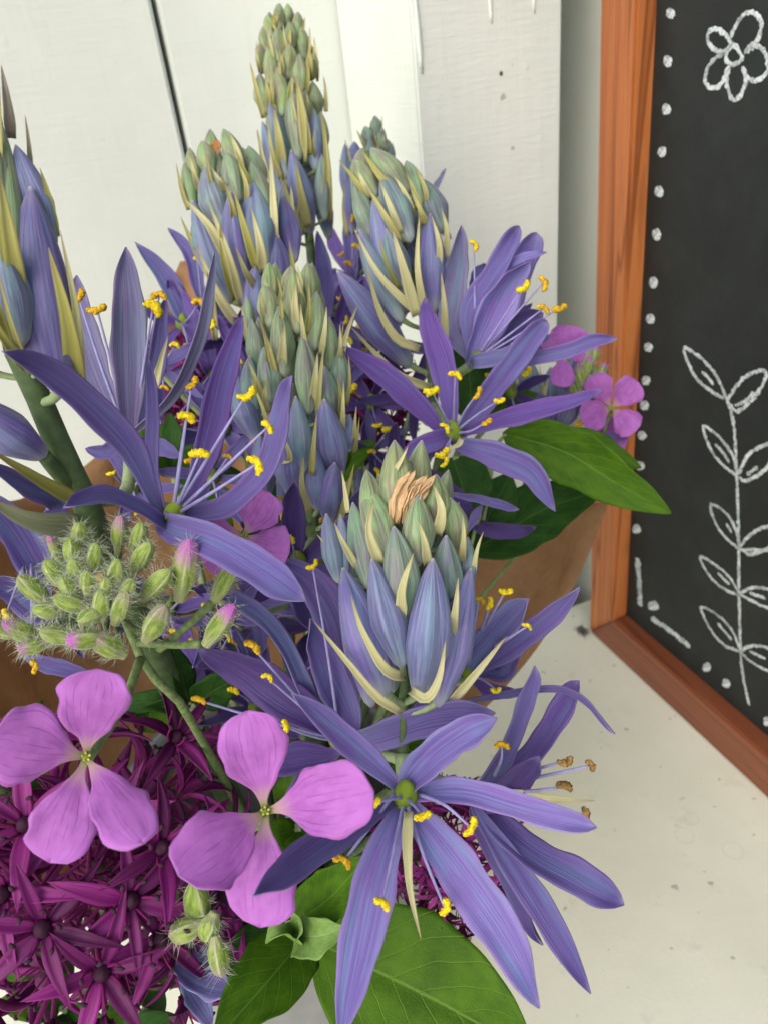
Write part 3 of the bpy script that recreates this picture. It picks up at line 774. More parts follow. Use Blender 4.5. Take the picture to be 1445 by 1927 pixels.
# ------------------------------------------------------------------ front spike: buds, and the big open flowers below
axA = [(768, 868, 0.152), (762, 1000, 0.151), (758, 1150, 0.151), (760, 1320, 0.152), (758, 1450, 0.158), (755, 1540, 0.170)]
RA = [(830, 40), (900, 75), (960, 105), (1050, 130), (1200, 135), (1340, 120)]
spikeA = raceme('stubby camas bud spike with periwinkle lower buds, cream bracts and one dried tan flower', axA, RA, [
    (745, 985, 742, 828, 60, .12, .4, .8), (706, 1000, 690, 884, 46, .15), (815, 995, 822, 893, 50, .08), (858, 1030, 846, 936, 48, .2, .5, 1.0),
    (788, 1062, 786, 930, 62, .18), (734, 1045, 686, 912, 58, .22), (697, 1110, 664, 945, 50, .38), (850, 1140, 839, 1007, 54, .5), (757, 1165, 741, 990, 66, .42),
    (640, 1098, 614, 966, 42, .7, .8, 1.05), (652, 1090, 641, 967, 30, .68, .8, 1.0), (884, 1110, 880, 1010, 34, .6, .8, 1.0),
    (757, 1255, 700, 1050, 68, .74), (727, 1310, 645, 1068, 78, .92), (823, 1330, 886, 1068, 72, .93), (789, 1308, 814, 1050, 94, .82, .5, 1.05),
    (770, 1000, 770, 900, 44, .1, .3, .5)],
    [([(757, 1342), (735, 1330), (703, 1306), (650, 1241), (588, 1166)], 20), ([(758, 1272), (738, 1268), (715, 1247), (679, 1180), (660, 1120)], 24),
     ([(773, 1300), (803, 1314), (826, 1276), (838, 1206)], 23), ([(845, 1325), (897, 1265), (953, 1197)], 22), ([(756, 1159), (757, 1106), (778, 1041)], 26),
     ([(847, 1200), (856, 1147), (862, 1088)], 22), ([(715, 1062), (694, 1000), (703, 941)], 26), ([(671, 1068), (644, 1018), (629, 982)], 17),
     ([(637, 1078), (615, 1029), (597, 1006)], 12), ([(804, 1062), (798, 1018), (786, 980)], 22), ([(822, 1006), (830, 959), (815, 912)], 26),
     ([(866, 1062), (872, 1012), (870, 968)], 18), ([(888, 1085), (897, 1035), (909, 1000)], 13), ([(655, 965), (650, 925), (643, 885)], 12),
     ([(735, 900), (758, 860), (768, 838)], 12)], 24, bk=(0.62, 1.02), slim=1.1, auto=False)
# dried flower at the tip
rd = random.Random(4)
for k in range(9):
    x0 = 740 + 5 * k; P = [at(x0 + rd.uniform(-4, 4), 985, 0.1445), at(x0 + 6 + rd.uniform(-6, 6), 940, 0.1425), at(772 + 6 * k + rd.uniform(-5, 5), 890 + rd.uniform(-8, 14), 0.145)]
    blade('dried_petal', M['dry'], spikeA, P, 17 * 0.143 / F, (0.72, 0.50, 0.27), prof=prof_tepal, cup=0.3, ridges=0.05, ruffle=0.2, roll=rd.uniform(-50, 50), nu=9, nv=16)
# open flower facing the viewer
blossom(spikeA, (762, 1500, 0.146), [
    ([(747, 1478), (655, 1395), (600, 1345), (552, 1306)], 62, .146, .136, LIL, 10), ([(768, 1476), (820, 1420), (880, 1378), (932, 1352)], 72, .145, .136, LIL, -14, prof_strap, .25),
    ([(790, 1492), (880, 1490), (1000, 1525), (1122, 1557)], 58, .144, .130, LIL, -8, prof_strap), ([(785, 1535), (850, 1620), (940, 1745), (1022, 1892)], 92, .142, .122, LIL, 6),
    ([(745, 1540), (708, 1650), (675, 1800), (640, 1960)], 88, .142, .120, LIL, 4), ([(735, 1512), (650, 1562), (550, 1632), (474, 1690)], 66, .143, .0985, PUR, 12)],
    [(699, 1513, .128), (795, 1535, .133), (884, 1556, .135, (790, 1495, .143)), (645, 1622, .132, (742, 1492, .143)), (719, 1702, .127), (836, 1707, .130)],
    (42, 58, 85), ((758, 1420, .156), None, 0.0016), LIL, 38, ([(768, 1528), (766, 1600), (772, 1680), (792, 1768)], 22, .140, .128))
# broad petal behind it, and the flower to its left
blossom(spikeA, (640, 1395, 0.166), [
    ([(665, 1400), (720, 1383), (820, 1352), (930, 1342)], 74, .163, .142, PUR, 20, prof_strap), ([(662, 1370), (626, 1282), (600, 1220), (576, 1162)], 84, .166, .160, PUR, 10),
    ([(650, 1388), (526, 1305), (450, 1255), (370, 1222)], 100, .168, .172, DRK, -12), ([(650, 1340), (632, 1190), (590, 1100), (520, 1050)], 96, .176, .172, PUR, 14),
    ([(620, 1420), (560, 1425), (510, 1440), (470, 1480)], 70, .168, .166, DRK, 0), ([(600, 1350), (540, 1220), (480, 1150), (388, 1110)], 42, .172, .158, BLU, 30, prof_strap),
    ([(600, 1440), (570, 1480), (540, 1540)], 60, .17, .165, DRK)],
    [(476, 1218, .150), (504, 1276, .150), (375, 1318, .150), (536, 1368, .150), (588, 1063, .160)], (34, 44, 120), ((756, 1430, .157), None), DRK, 30)
# flower turned to the right
blossom(spikeA, (905, 1500, 0.165), [
    ([(905, 1485), (950, 1420), (985, 1330), (1008, 1256)], 44, .165, .158, PUR, 30, prof_strap), ([(920, 1492), (1000, 1420), (1050, 1345), (1092, 1282)], 58, .168, .166, VIO, -20, prof_strap),
    ([(880, 1320), (1020, 1297), (1090, 1312), (1155, 1382)], 19, .170, .152, PUR, 40, prof_strap), ([(915, 1510), (960, 1480), (1012, 1428)], 62, .160, .150, DRK, 30, prof_strap),
    ([(905, 1520), (985, 1595), (1080, 1650), (1176, 1705)], 76, .164, .146, PUR, -25, prof_strap), ([(900, 1530), (985, 1655), (1055, 1770), (1112, 1870)], 64, .162, .144, PUR, 15),
    ([(892, 1540), (955, 1650), (995, 1735), (1022, 1778)], 46, .164, .152, DRK, 50)],
    [(1063, 1432, .150, (985, 1455, .158), True), (1110, 1441, .148, (985, 1468, .158), True), (1061, 1481, .150, (960, 1490, .158), True), (1098, 1534, .142, (1000, 1515, .158), True), (944, 1404, .152, (930, 1460, .158))],
    (30, 40, 20), ((757, 1440, .158), None), PUR, 26, ([(950, 1492), (1030, 1503), (1119, 1507)], 22, .155, .150))
# flower half hidden behind the buds
blossom(spikeA, (880, 1270, 0.178), [
    ([(905, 1255), (968, 1210), (1032, 1160), (1089, 1102)], 58, .175, .160, PUR, 15), ([(885, 1245), (940, 1185), (996, 1126)], 62, .172, .160, BLU, -10, prof_strap, .3),
    ([(915, 1265), (945, 1262), (960, 1230), (975, 1190)], 50, .18, .17, PUR), ([(890, 1280), (930, 1300), (985, 1302)], 34, .178, .17, VIO), ([(850, 1260), (800, 1340), (760, 1400)], 60, .182, .185, DRK)],
    [(951, 1112, .158, (915, 1175, .165)), (920, 1136, .158, (905, 1185, .165)), (991, 1179, .156, (930, 1215, .165)), (900, 1130, .160), (932, 1298, .162)], (26, 36, 60), ((760, 1310, .153), None), PUR, 24)

# ------------------------------------------------------------------ middle spike and its open flower on the left
axH = [(548, 520, 0.212), (552, 620, 0.21), (565, 750, 0.21), (580, 880, 0.211), (590, 1000, 0.216), (600, 1150, 0.232)]
RH = [(490, 45), (550, 78), (620, 90), (700, 98), (800, 105), (900, 95), (980, 80)]
spikeH = raceme('blunt greenish camas bud spike standing between the dried-tip spike and the tallest spike', axH, RH, [
    (513, 575, 507, 494, 38, .05), (586, 570, 579, 494, 42, .05), (553, 560, 548, 500, 36, .0, .3, .6), (562, 628, 552, 508, 52, .08), (513, 615, 499, 532, 48, .12), (591, 660, 596, 548, 48, .15), (537, 708, 525, 576, 55, .2),
    (581, 780, 569, 630, 56, .32), (513, 755, 496, 653, 50, .45), (489, 702, 474, 600, 44, .3), (622, 695, 620, 596, 42, .25), (489, 832, 445, 706, 62, .7, .5, 1.0),
    (625, 790, 610, 688, 48, .45), (636, 900, 610, 750, 70, .9, .5, 1.05), (571, 890, 557, 745, 54, .6), (468, 640, 465, 556, 30, .25, .8, 1), (655, 850, 658, 780, 36, .8, .8, 1.0), (552, 935, 532, 806, 58, .92),
    (600, 960, 590, 840, 60, .8, .4, .7), (480, 780, 470, 670, 44, .5, .8, 1.0), (640, 760, 640, 650, 40, .4, .8, 1.), (620, 985, 630, 870, 60, .9, .5, .85), (500, 940, 490, 820, 60, .85, .6, .9)],
    [([(605, 668), (612, 620), (615, 576)], 15), ([(589, 760), (594, 705), (598, 663)], 20), ([(639, 695), (652, 630), (674, 572)], 13), ([(531, 690), (533, 650), (536, 610)], 24),
     ([(644, 818), (646, 770), (647, 716)], 14), ([(503, 776), (499, 745), (502, 712)], 18), ([(668, 848), (668, 800), (671, 765)], 13), ([(466, 640), (460, 605), (455, 576)], 12),
     ([(560, 615), (556, 575), (557, 532)], 20), ([(500, 610), (492, 575), (491, 545)], 16), ([(545, 880), (545, 850), (520, 800)], 14), ([(637, 700), (641, 655), (640, 610)], 14), ([(505, 865), (540, 870), (552, 862)], 12)], 30)
blossom(spikeH, (325, 972, 0.152), [
    ([(300, 958), (250, 850), (170, 762), (80, 690), (-8, 658)], 62, .150, .108, PUR, 18), ([(306, 950), (288, 860), (290, 770), (284, 676)], 36, .153, .150, PUR, -30),
    ([(360, 932), (396, 815), (423, 702), (458, 592)], 66, .155, .160, VIO, 12), ([(360, 968), (432, 950), (500, 880), (533, 770), (556, 706)], 56, .150, .138, PUR, -20, prof_strap),
    ([(310, 986), (252, 950), (193, 932), (120, 956)], 42, .147, .122, PUR, 35, prof_strap), ([(318, 990), (405, 1020), (495, 1073), (583, 1136)], 70, .145, .122, PUR, 12, prof_strap, .2)],
    [(465, 741, .138), (504, 804, .136), (481, 875, .134), (376, 855, .138), (352, 786, .142), (362, 721, .144)], (34, 54, 60), ((588, 990, .215), (420, 1060, .18), 0.0013), PUR, 36)
blossom(spikeH, (560, 1060, 0.20), gen_petals((560, 1060, 0.20), 150, 60, 12, dz=0.02), [(549, 1015, .18)], (30, 40, 90), ((592, 1010, .217), None), DRK, 24)

# ------------------------------------------------------------------ near spike cut by the picture's left side
axG = [(-40, 250, 0.125), (-15, 450, 0.125), (25, 640, 0.128), (70, 740, 0.133), (125, 870, 0.142), (180, 985, 0.155), (215, 1080, 0.168)]
RG = [(100, 50), (250, 85), (400, 115), (600, 120), (760, 95)]
spikeG = raceme('thick stemmed camas spike with big slate purple buds and yellow green bracts', axG, RG, [
    (118, 745, 58, 350, 108, .96, .7, 1.05), (34, 555, 4, 232, 46, .2), (100, 470, 30, 272, 58, .75, .6, 1), (44, 650, -8, 440, 70, .72), (10, 420, -30, 180, 60, .3), (-30, 700, -60, 480, 80, .8), (-20, 330, -45, 110, 60, .15), (75, 700, 20, 500, 60, .8, .4, .6)],
    [([(150, 745), (128, 600), (92, 466)], 42, OLIVE), ([(107, 445), (92, 370), (76, 316)], 18, OLIVE), ([(59, 318), (54, 262), (48, 216)], 10, (0.3, 0.25, 0.25)), ([(22, 260), (14, 190), (3, 122)], 20, (0.32, 0.27, 0.27)),
     ([(36, 550), (20, 450), (0, 330)], 34, OLIVE), ([(48, 690), (10, 640), (-30, 570)], 26, OLIVE)], 66, mirror=False)
place('bud', BUD[0], spikeG, at(85, 858, .134), at(-70, 745, .12), 44 * .127 / F, budc(.97))
tube('pedicel', M['stem'], spikeG, [at(150, 930, .148), at(110, 890, .14), at(82, 855, .134)], [.0016, .0014, .0013])
blade('bract', M['bract'], spikeG, [at(150, 945, .146), at(70, 900, .132), at(-20, 845, .12)], 34 * .13 / F, OLIVE, prof=prof_bract, nu=5, nv=12, cup=.3)
blade('bract', M['bract'], spikeG, [at(150, 990, .152), at(60, 980, .14), at(-30, 935, .13)], 56 * .14 / F, (0.45, 0.47, 0.33), prof=prof_bract, nu=5, nv=12, cup=.3)
blossom(spikeG, (60, 1010, 0.165), [([(110, 952), (50, 915), (-30, 870)], 56, .155, .135, PUR), ([(85, 1085), (30, 995), (-40, 915)], 84, .160, .138, LIL), ([(80, 1150), (20, 1110), (-50, 1085)], 64, .165, .145, LIL),
    ([(140, 1010), (80, 1010), (40, 1000)], 60, .17, .165, PUR), ([(40, 1230), (90, 1250), (180, 1270)], 40, .165, .15, DRK), ([(60, 1120), (120, 1180), (160, 1240)], 50, .166, .16, DRK)],
    [(10, 1163, .14), (64, 1255, .135)], (30, 40, 100), ((195, 1010, .16), None), PUR, 30)
blossom(spikeG, (248, 822, 0.178), [
    ([(245, 812), (243, 680), (241, 567), (235, 468)], 82, .175, .172, GREY, 8), ([(238, 815), (189, 716), (157, 612), (144, 516)], 70, .180, .184, GREY, -15), ([(252, 815), (324, 747), (373, 648), (396, 540), (405, 468)], 32, .174, .168, GREY, 30),
    ([(258, 800), (290, 700), (305, 600), (312, 560)], 44, .186, .190, PUR, 0), ([(245, 830), (200, 850), (160, 845)], 36, .178, .176, PUR), ([(260, 830), (300, 840), (345, 858)], 40, .18, .176, PUR)],
    [(148, 558, .178, (225, 780, .178)), (183, 581, .176, (230, 780, .176)), (300, 558, .176, (262, 780, .178)), (288, 581, .175, (258, 780, .177))], (20, 26, 90), ((150, 940, .148), (235, 930, .172), 0.0014), GREY, 34, ([(290, 735), (303, 680), (318, 630)], 16, .176, .174))

# ------------------------------------------------------------------ spike up and left of the middle one
axI = [(408, 280, 0.25), (440, 370, 0.249), (478, 480, 0.249), (505, 580, 0.252), (530, 720, 0.262), (540, 860, 0.275)]
RI = [(240, 42), (300, 72), (380, 92), (480, 98), (580, 85), (650, 70)]
spikeI = raceme('camas bud spike with a scrap of dried petal at its tip, below the wall groove', axI, RI, [
    (451, 330, 421, 242, 42, .12), (451, 382, 427, 286, 48, .25), (399, 330, 381, 264, 40, .15), (425, 428, 386, 314, 56, .52), (466, 560, 434, 359, 72, .86, .5, 1.05), (512, 452, 473, 304, 58, .3), (502, 504, 475, 337, 60, .66),
    (553, 496, 531, 367, 48, .95, .8, 1.0), (437, 572, 363, 377, 62, .72), (366, 392, 347, 305, 34, .15, .8, 1.0), (492, 362, 468, 274, 44, .2), (372, 350, 357, 277, 30, .1, .7, .9), (400, 500, 368, 400, 50, .6, .7, 1.0),
    (420, 370, 405, 285, 40, .2, .3, .6), (530, 560, 520, 440, 56, .9, .6, .9), (490, 610, 480, 500, 60, .85, .4, .8)],
    [([(432, 494), (394, 425), (347, 373)], 22), ([(520, 460), (516, 384), (509, 275)], 17), ([(497, 512), (491, 461), (474, 393)], 22), ([(480, 540), (462, 510), (445, 465)], 17), ([(550, 412), (550, 380), (548, 347)], 10),
     ([(450, 612), (410, 553), (370, 462)], 24), ([(457, 320), (448, 285), (433, 250)], 15), ([(428, 360), (413, 340), (399, 316)], 17), ([(377, 360), (366, 325), (358, 291)], 13), ([(405, 640), (400, 560), (390, 510)], 16)], 26)
blade('dried_petal', M['dry'], spikeI, [at(410, 300, .243), at(406, 282, .243), at(409, 262, .244)], 20 * .243 / F, (0.50, 0.26, 0.10), ridges=.08, ruffle=.15, nu=7, nv=12)
blossom(spikeI, (400, 700, 0.27), [([(375, 640), (348, 589), (307, 512), (255, 456)], 50, .265, .245, BLU, 10), ([(395, 600), (375, 540), (358, 476), (316, 429)], 34, .28, .275, PUR), ([(395, 690), (385, 650), (358, 590), (327, 520)], 58, .262, .255, VIO, -20),
    ([(420, 690), (440, 640), (470, 600)], 60, .27, .262, VIO), ([(380, 720), (330, 700), (270, 690)], 60, .27, .265, PUR), ([(410, 740), (440, 790), (460, 840)], 60, .26, .255, VIO)], [(372, 490, .272, (380, 560, .27)), (318, 800, .25)], (24, 30, 100), ((525, 700, .26), None), VIO, 22)
blossom(spikeI, (420, 810, 0.245), gen_petals((420, 810, 0.245), 130, 52, 21, dz=0.02), [(350, 785, .235), (322, 800, .235)], (26, 36, 80), ((535, 800, .27), None), PUR, 24)

# ------------------------------------------------------------------ tall far spike
axJ = [(534, 30, 0.292), (545, 150, 0.291), (562, 290, 0.29), (580, 420, 0.29), (592, 560, 0.295), (600, 760, 0.31)]
RJ = [(0, 16), (40, 38), (100, 54), (180, 62), (280, 66), (380, 62), (460, 50)]
spikeJ = raceme('tallest slender camas spike of yellow green buds rising against the white wall', axJ, RJ, [
    (527, 55, 526, 6, 24, .05), (512, 70, 502, 30, 22, .05), (561, 70, 561, 22, 22, .1), (504, 100, 497, 48, 24, .05), (525, 118, 525, 50, 30, .05), (550, 92, 545, 40, 26, .05), (573, 112, 568, 50, 28, .12), (499, 138, 492, 76, 26, .08),
    (543, 148, 545, 81, 32, .05), (517, 164, 504, 89, 32, .1), (568, 174, 563, 101, 32, .15), (533, 220, 522, 127, 36, .08), (504, 216, 489, 137, 32, .2), (563, 302, 548, 147, 40, .22), (543, 335, 507, 181, 40, .65), (597, 322, 591, 204, 40, .7),
    (586, 440, 548, 283, 52, .85, .5, 1.05), (535, 375, 494, 228, 36, .7), (600, 220, 588, 152, 30, .2), (604, 300, 604, 210, 30, .15, .8, 1), (590, 150, 580, 76, 26, .1), (570, 255, 575, 170, 36, .2), (540, 270, 533, 200, 36, .2, .3, .7), (612, 415, 606, 290, 30, .5, .8, 1), (560, 400, 560, 300, 44, .7, .3, .7), (545, 450, 535, 340, 40, .75, .8, 1.)],
    [([(533, 320), (527, 265), (516, 203)], 22, YEL), ([(580, 290), (570, 220), (558, 142)], 24, YEL), ([(580, 428), (568, 370), (556, 300)], 22, YEL), ([(614, 210), (613, 170), (609, 142)], 10), ([(594, 135), (594, 100), (591, 70)], 10), ([(497, 222), (484, 169), (471, 117)], 13, YEL),
     ([(499, 320), (492, 285), (484, 245)], 10), ([(492, 140), (486, 115), (481, 90)], 9), ([(612, 400), (616, 320), (607, 213)], 20, YEL), ([(584, 150), (584, 120), (581, 86)], 15, YEL), ([(528, 150), (530, 120), (527, 95)], 15, YEL), ([(545, 205), (548, 170), (549, 140)], 16, YEL), ([(512, 215), (505, 180), (500, 140)], 14, YEL), ([(545, 90), (546, 70), (547, 52)], 10, YEL), ([(516, 55), (520, 35), (524, 18)], 10, YEL)], 22)
blossom(spikeJ, (612, 640, 0.295), [([(612, 620), (615, 540), (608, 490), (597, 433)], 40, .29, .285, PUR), ([(625, 640), (650, 590), (660, 520)], 44, .295, .29, VIO), ([(590, 650), (560, 620), (530, 600)], 40, .295, .29, DRK), ([(620, 660), (680, 690), (740, 700)], 50, .295, .285, DRK), ([(600, 680), (580, 760), (600, 830)], 50, .295, .285, DRK)], [(651, 603, .28), (655, 640, .28)], (24, 30, 90), ((596, 660, .303), None), PUR, 22)

# ------------------------------------------------------------------ spike on the right with the star flower
axK = [(690, 285, 0.256), (735, 400, 0.252), (775, 520, 0.25), (805, 640, 0.252), (815, 760, 0.258), (820, 900, 0.27)]
RK = [(260, 40), (320, 70), (400, 98), (500, 105), (600, 90), (680, 75)]
spikeK = raceme('camas bud spike leaning towards the white post above a star flower and leafy sprig', axK, RK, [
    (768, 365, 698, 278, 54, .2), (708, 372, 667, 301, 44, .18), (772, 456, 717, 326, 58, .5), (762, 566, 702, 372, 64, .84, .5, 1.05), (702, 446, 668, 349, 44, .42), (789, 388, 764, 302, 44, .35), (833, 437, 794, 336, 58, .55, .7, 1), (818, 588, 809, 401, 62, .9, .5, 1.05),
    (757, 606, 676, 432, 56, .68), (766, 542, 727, 430, 50, .55), (780, 420, 745, 320, 46, .3, .3, .7), (730, 420, 700, 330, 44, .3, .3, .7), (812, 500, 790, 390, 50, .6, .4, .8), (772, 690, 634, 508, 68, .92, .3, 1.5)],
    [([(784, 590), (712, 515), (666, 429)], 18), ([(784, 594), (755, 490), (738, 432)], 27), ([(838, 490), (840, 432), (830, 392)], 15), ([(833, 668), (836, 590), (830, 514)], 22), ([(789, 656), (746, 636), (712, 578), (690, 500)], 20), ([(809, 729), (755, 709), (712, 670), (661, 616)], 22),
     ([(755, 440), (735, 390), (715, 340)], 16), ([(700, 370), (685, 345), (672, 318)], 14), ([(776, 400), (760, 360), (740, 330)], 14)], 24)
blossom(spikeK, (853, 815, 0.216), [
    ([(829, 808), (771, 749), (700, 690), (634, 655)], 56, .216, .206, VIO, 12), ([(850, 794), (835, 690), (812, 620), (798, 558)], 62, .218, .222, VIO, -10), ([(879, 794), (933, 724), (974, 670), (1028, 603)], 56, .217, .222, PUR, 15, prof_strap),
    ([(879, 811), (957, 786), (1053, 761), (1134, 739)], 48, .214, .206, VIO, -12), ([(866, 836), (933, 857), (999, 890), (1044, 962)], 64, .212, .198, PUR, 10), ([(837, 823), (795, 840), (750, 870)], 50, .212, .205, VIO)],
    [(856, 707, .20), (811, 734, .20), (898, 740, .20), (939, 753, .20), (915, 794, .202), (837, 805, .206), (832, 852, .204), (836, 870, .204)], (32, 40, 95), ((815, 760, .258), None), VIO, 26, ([(868, 826), (860, 838), (836, 846)], 12, .206, .203))
blossom(spikeK, (893, 678, 0.236), [
    ([(890, 668), (920, 600), (950, 540), (990, 488)], 84, .234, .226, LIL, 18, prof_tepal, .3), ([(886, 665), (883, 583), (930, 508), (977, 424)], 46, .236, .236, PUR, -20, prof_strap), ([(915, 640), (955, 570), (980, 500), (1002, 440)], 60, .242, .246, PUR, 10, prof_strap),
    ([(930, 530), (970, 490), (1028, 474)], 20, .24, .235, LIL, 0), ([(905, 660), (960, 620), (1020, 588)], 50, .24, .236, DRK, 0, prof_strap), ([(893, 680), (949, 670), (991, 646), (1036, 636)], 36, .230, .224, BLU, -10, prof_strap),
    ([(960, 680), (1061, 661), (1115, 642), (1160, 637)], 34, .228, .214, PUR, 15, prof_strap), ([(885, 560), (900, 520), (917, 497)], 36, .246, .25, PUR), ([(848, 625), (850, 560), (862, 480), (870, 422)], 58, .242, .244, GREY, 10)],
    [(984, 539, .222), (1021, 533, .222), (1021, 581, .22), (1052, 579, .22), (891, 462, .24)], (24, 30, 60), ((816, 720, .256), (850, 710, .245), 0.0013), PUR, 26)
blossom(spikeK, (895, 975, 0.25), [([(850, 930), (910, 941), (974, 959)], 20, .22, .205, PUR, 20, prof_strap), ([(880, 1000), (895, 970), (906, 950)], 20, .22, .215, PUR), ([(880, 960), (840, 920), (800, 880)], 50, .25, .245, DRK), ([(900, 990), (960, 1000), (1010, 990)], 40, .26, .25, DRK)], [], (20, 26, 90), ((822, 910, .271), None), DRK)

# ------------------------------------------------------------------ small far spike and far flowers behind
axL = [(700, 230, 0.345), (690, 300, 0.345), (680, 400, 0.345), (672, 520, 0.345), (680, 700, 0.345)]
RL = [(215, 14), (260, 32), (320, 40), (420, 40), (480, 40)]
spikeL = raceme('small dusky camas spike peeping out behind the spike by the post', axL, RL, [(709, 255, 705, 217, 22, .4), (697, 278, 687, 237, 28, .45), (716, 275, 718, 238, 22, .4), (672, 310, 667, 266, 26, .9), (658, 388, 649, 271, 34, .8, .8, 1), (690, 400, 674, 282, 40, .95), (722, 300, 712, 250, 30, .4), (735, 310, 730, 262, 22, .5, .8, 1), (664, 440, 660, 330, 34, .9, .7, 1), (700, 330, 697, 262, 30, .5)],
    [([(718, 285), (722, 265), (722, 250)], 8), ([(655, 300), (652, 280), (650, 262)], 8), ([(738, 300), (740, 280), (738, 268)], 8)], 16, mirror=False)
blossom(spikeL, (665, 520, 0.345), [([(660, 515), (635, 470), (615, 420)], 34, .345, .345, VIO), ([(665, 515), (660, 450), (655, 400)], 36, .34, .34, PUR), ([(670, 520), (700, 480), (720, 450)], 40, .345, .345, VIO), ([(655, 525), (625, 520), (600, 500)], 40, .345, .34, LIL), ([(660, 530), (640, 570), (620, 600)], 44, .34, .335, VIO), ([(675, 530), (710, 560), (740, 590)], 44, .34, .335, VIO)], [(663, 411, .335), (642, 478, .33), (656, 496, .33), (671, 464, .332), (640, 560, .33)], (18, 24, 90), ((674, 560, .345), None), VIO, 17)
blossom(spikeL, (800, 400, 0.335), [([(800, 400), (815, 360), (839, 317)], 18, .335, .335, GREY), ([(800, 405), (780, 380), (765, 350)], 22, .335, .335, GREY), ([(805, 410), (830, 430), (850, 450)], 22, .335, .335, GREY)], [], (12, 16, 90), ((672, 520, .345), None, .0009), GREY)

axP = [(1000, 690, 0.335), (1010, 780, 0.335), (1000, 860, 0.33), (960, 960, 0.325)]
RP = [(650, 30), (700, 48), (800, 55), (900, 40)]
spikeP = raceme('dusky blue camas spike behind the pink rocket blooms beside the chalkboard frame', axP, RP, [(995, 760, 975, 672, 36, .6), (1010, 790, 1000, 680, 38, .65), (1030, 770, 1035, 690, 30, .7), (975, 780, 960, 700, 34, .5), (1045, 760, 1085, 660, 34, .9, .8, 1.4), (1015, 830, 1005, 740, 36, .8), (1040, 820, 1050, 730, 36, .9)], [([(1005, 800), (1020, 760), (1033, 700)], 10), ([(985, 770), (975, 730), (968, 690)], 10)], 16, mirror=False)
blossom(spikeP, (1050, 810, 0.315), [([(1060, 800), (1080, 760), (1095, 715)], 40, .315, .312, PUR), ([(1040, 800), (1020, 760), (990, 740)], 40, .315, .31, PUR), ([(1070, 820), (1120, 825), (1185, 815)], 26, .31, .30, VIO, 10, prof_strap), ([(1040, 820), (1000, 830), (960, 840)], 36, .31, .30, DRK), ([(1055, 800), (1065, 770), (1050, 730)], 36, .312, .31, GREY)], [(1060, 805, .30), (1089, 795, .30), (1030, 820, .30)], (16, 20, 90), ((1003, 840, .331), None), PUR, 18)

# dark flowers deep inside the bunch
axD = [(700, 880, 0.30), (690, 980, 0.295), (680, 1100, 0.29), (660, 1250, 0.285)]
spikeD = raceme('shaded violet camas flowers deep between the bud spikes', axD, [(850, 20), (1200, 30)], [(700, 920, 705, 850, 34, .95), (690, 950, 675, 880, 34, .95)], [], 16, mirror=False)
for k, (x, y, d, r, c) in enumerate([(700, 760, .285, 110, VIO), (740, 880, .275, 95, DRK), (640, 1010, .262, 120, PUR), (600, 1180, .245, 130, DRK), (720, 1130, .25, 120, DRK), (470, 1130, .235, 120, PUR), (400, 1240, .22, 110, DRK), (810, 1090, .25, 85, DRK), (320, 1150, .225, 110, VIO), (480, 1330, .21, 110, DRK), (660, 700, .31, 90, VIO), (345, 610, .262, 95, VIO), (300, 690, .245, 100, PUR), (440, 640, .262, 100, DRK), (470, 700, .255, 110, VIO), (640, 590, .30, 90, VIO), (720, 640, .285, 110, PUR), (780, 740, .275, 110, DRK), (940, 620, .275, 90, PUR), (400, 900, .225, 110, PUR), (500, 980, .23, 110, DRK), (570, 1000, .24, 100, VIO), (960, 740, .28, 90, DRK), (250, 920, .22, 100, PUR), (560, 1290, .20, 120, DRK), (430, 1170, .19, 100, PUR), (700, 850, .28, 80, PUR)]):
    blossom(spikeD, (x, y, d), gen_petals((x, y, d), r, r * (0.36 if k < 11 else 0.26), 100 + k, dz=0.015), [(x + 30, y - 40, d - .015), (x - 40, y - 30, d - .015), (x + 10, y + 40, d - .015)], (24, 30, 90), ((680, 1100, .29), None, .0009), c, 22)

# ------------------------------------------------------------------ dame's rocket: pink four-petalled flowers and hairy buds
RCM = spin_mesh('rocket_centre', M['ovary'], lambda v: 0.35 + 0.65 * math.sin(math.pi * (0.1 + 0.75 * v)), 12, 8, lambda a, v: 1 + 0.15 * math.cos(4 * a))
def rocket_flower(root, c, petals, eye=10, dc=0.0):
    C = at(*c); toC = (CAM - C).normalized()
    r = eye * c[2] / F * 0.8
    b = place('bloom', RCM, root, C - toC * r * 1.2, C + toC * r * 0.9, r * 0.55)
    mw = Matrix.Translation(WPOS[b.name]) @ b.rotation_quaternion.to_matrix().to_4x4() @ Matrix.Diagonal((*b.scale, 1))
    def sub(o): o.parent = b; o.matrix_parent_inverse = mw.inverted(); o.location = WPOS[o.name]
    for (tx, ty, w, dt) in petals[:]:
        T = at(tx, ty, dt); m = C.lerp(T, 0.5) + toC * ((T - C).length * random.uniform(0.02, 0.07))
        o = blade('petal', M['rocket'], None, [C - toC * r * 0.8 + (T - C) * 0.03, C.lerp(T, 0.22) + toC * r * 0.2, m, T], w * (c[2] + dt) / 2 / F * 1.06, None, prof=prof_rocket, cup=random.uniform(-0.10, 0.08), ruffle=0.055, ridges=0.0105, roll=random.uniform(-14, 14), nu=17, nv=26, wob=0.04, notch=random.choice((0.0, 0.03, 0.05)), twist=random.uniform(-10, 10))
        sub(o)
    for k in range(5):
        a = 6.28 * k / 5 + 0.4; e = Vector(ROT[:, 0]) * math.cos(a) + Vector(-ROT[:, 1]) * math.sin(a)
        V, Fc, uv = tube_geo([C + e * r * 0.3, C + e * r * 0.45 + toC * r * 0.8, C + e * r * 0.55 + toC * r * 1.3], [r * .09, r * .14, r * .2, r * .12], 6)
        o = obj('stamen', V, Fc, M['leaf_pale' if 0 else 'anther_pale'], None, C); sub(o)
    return b
M['anther_pale'] = m_plain('rocket_anther', (0.55, 0.55, 0.16), 0.7, 1200, 0.3)
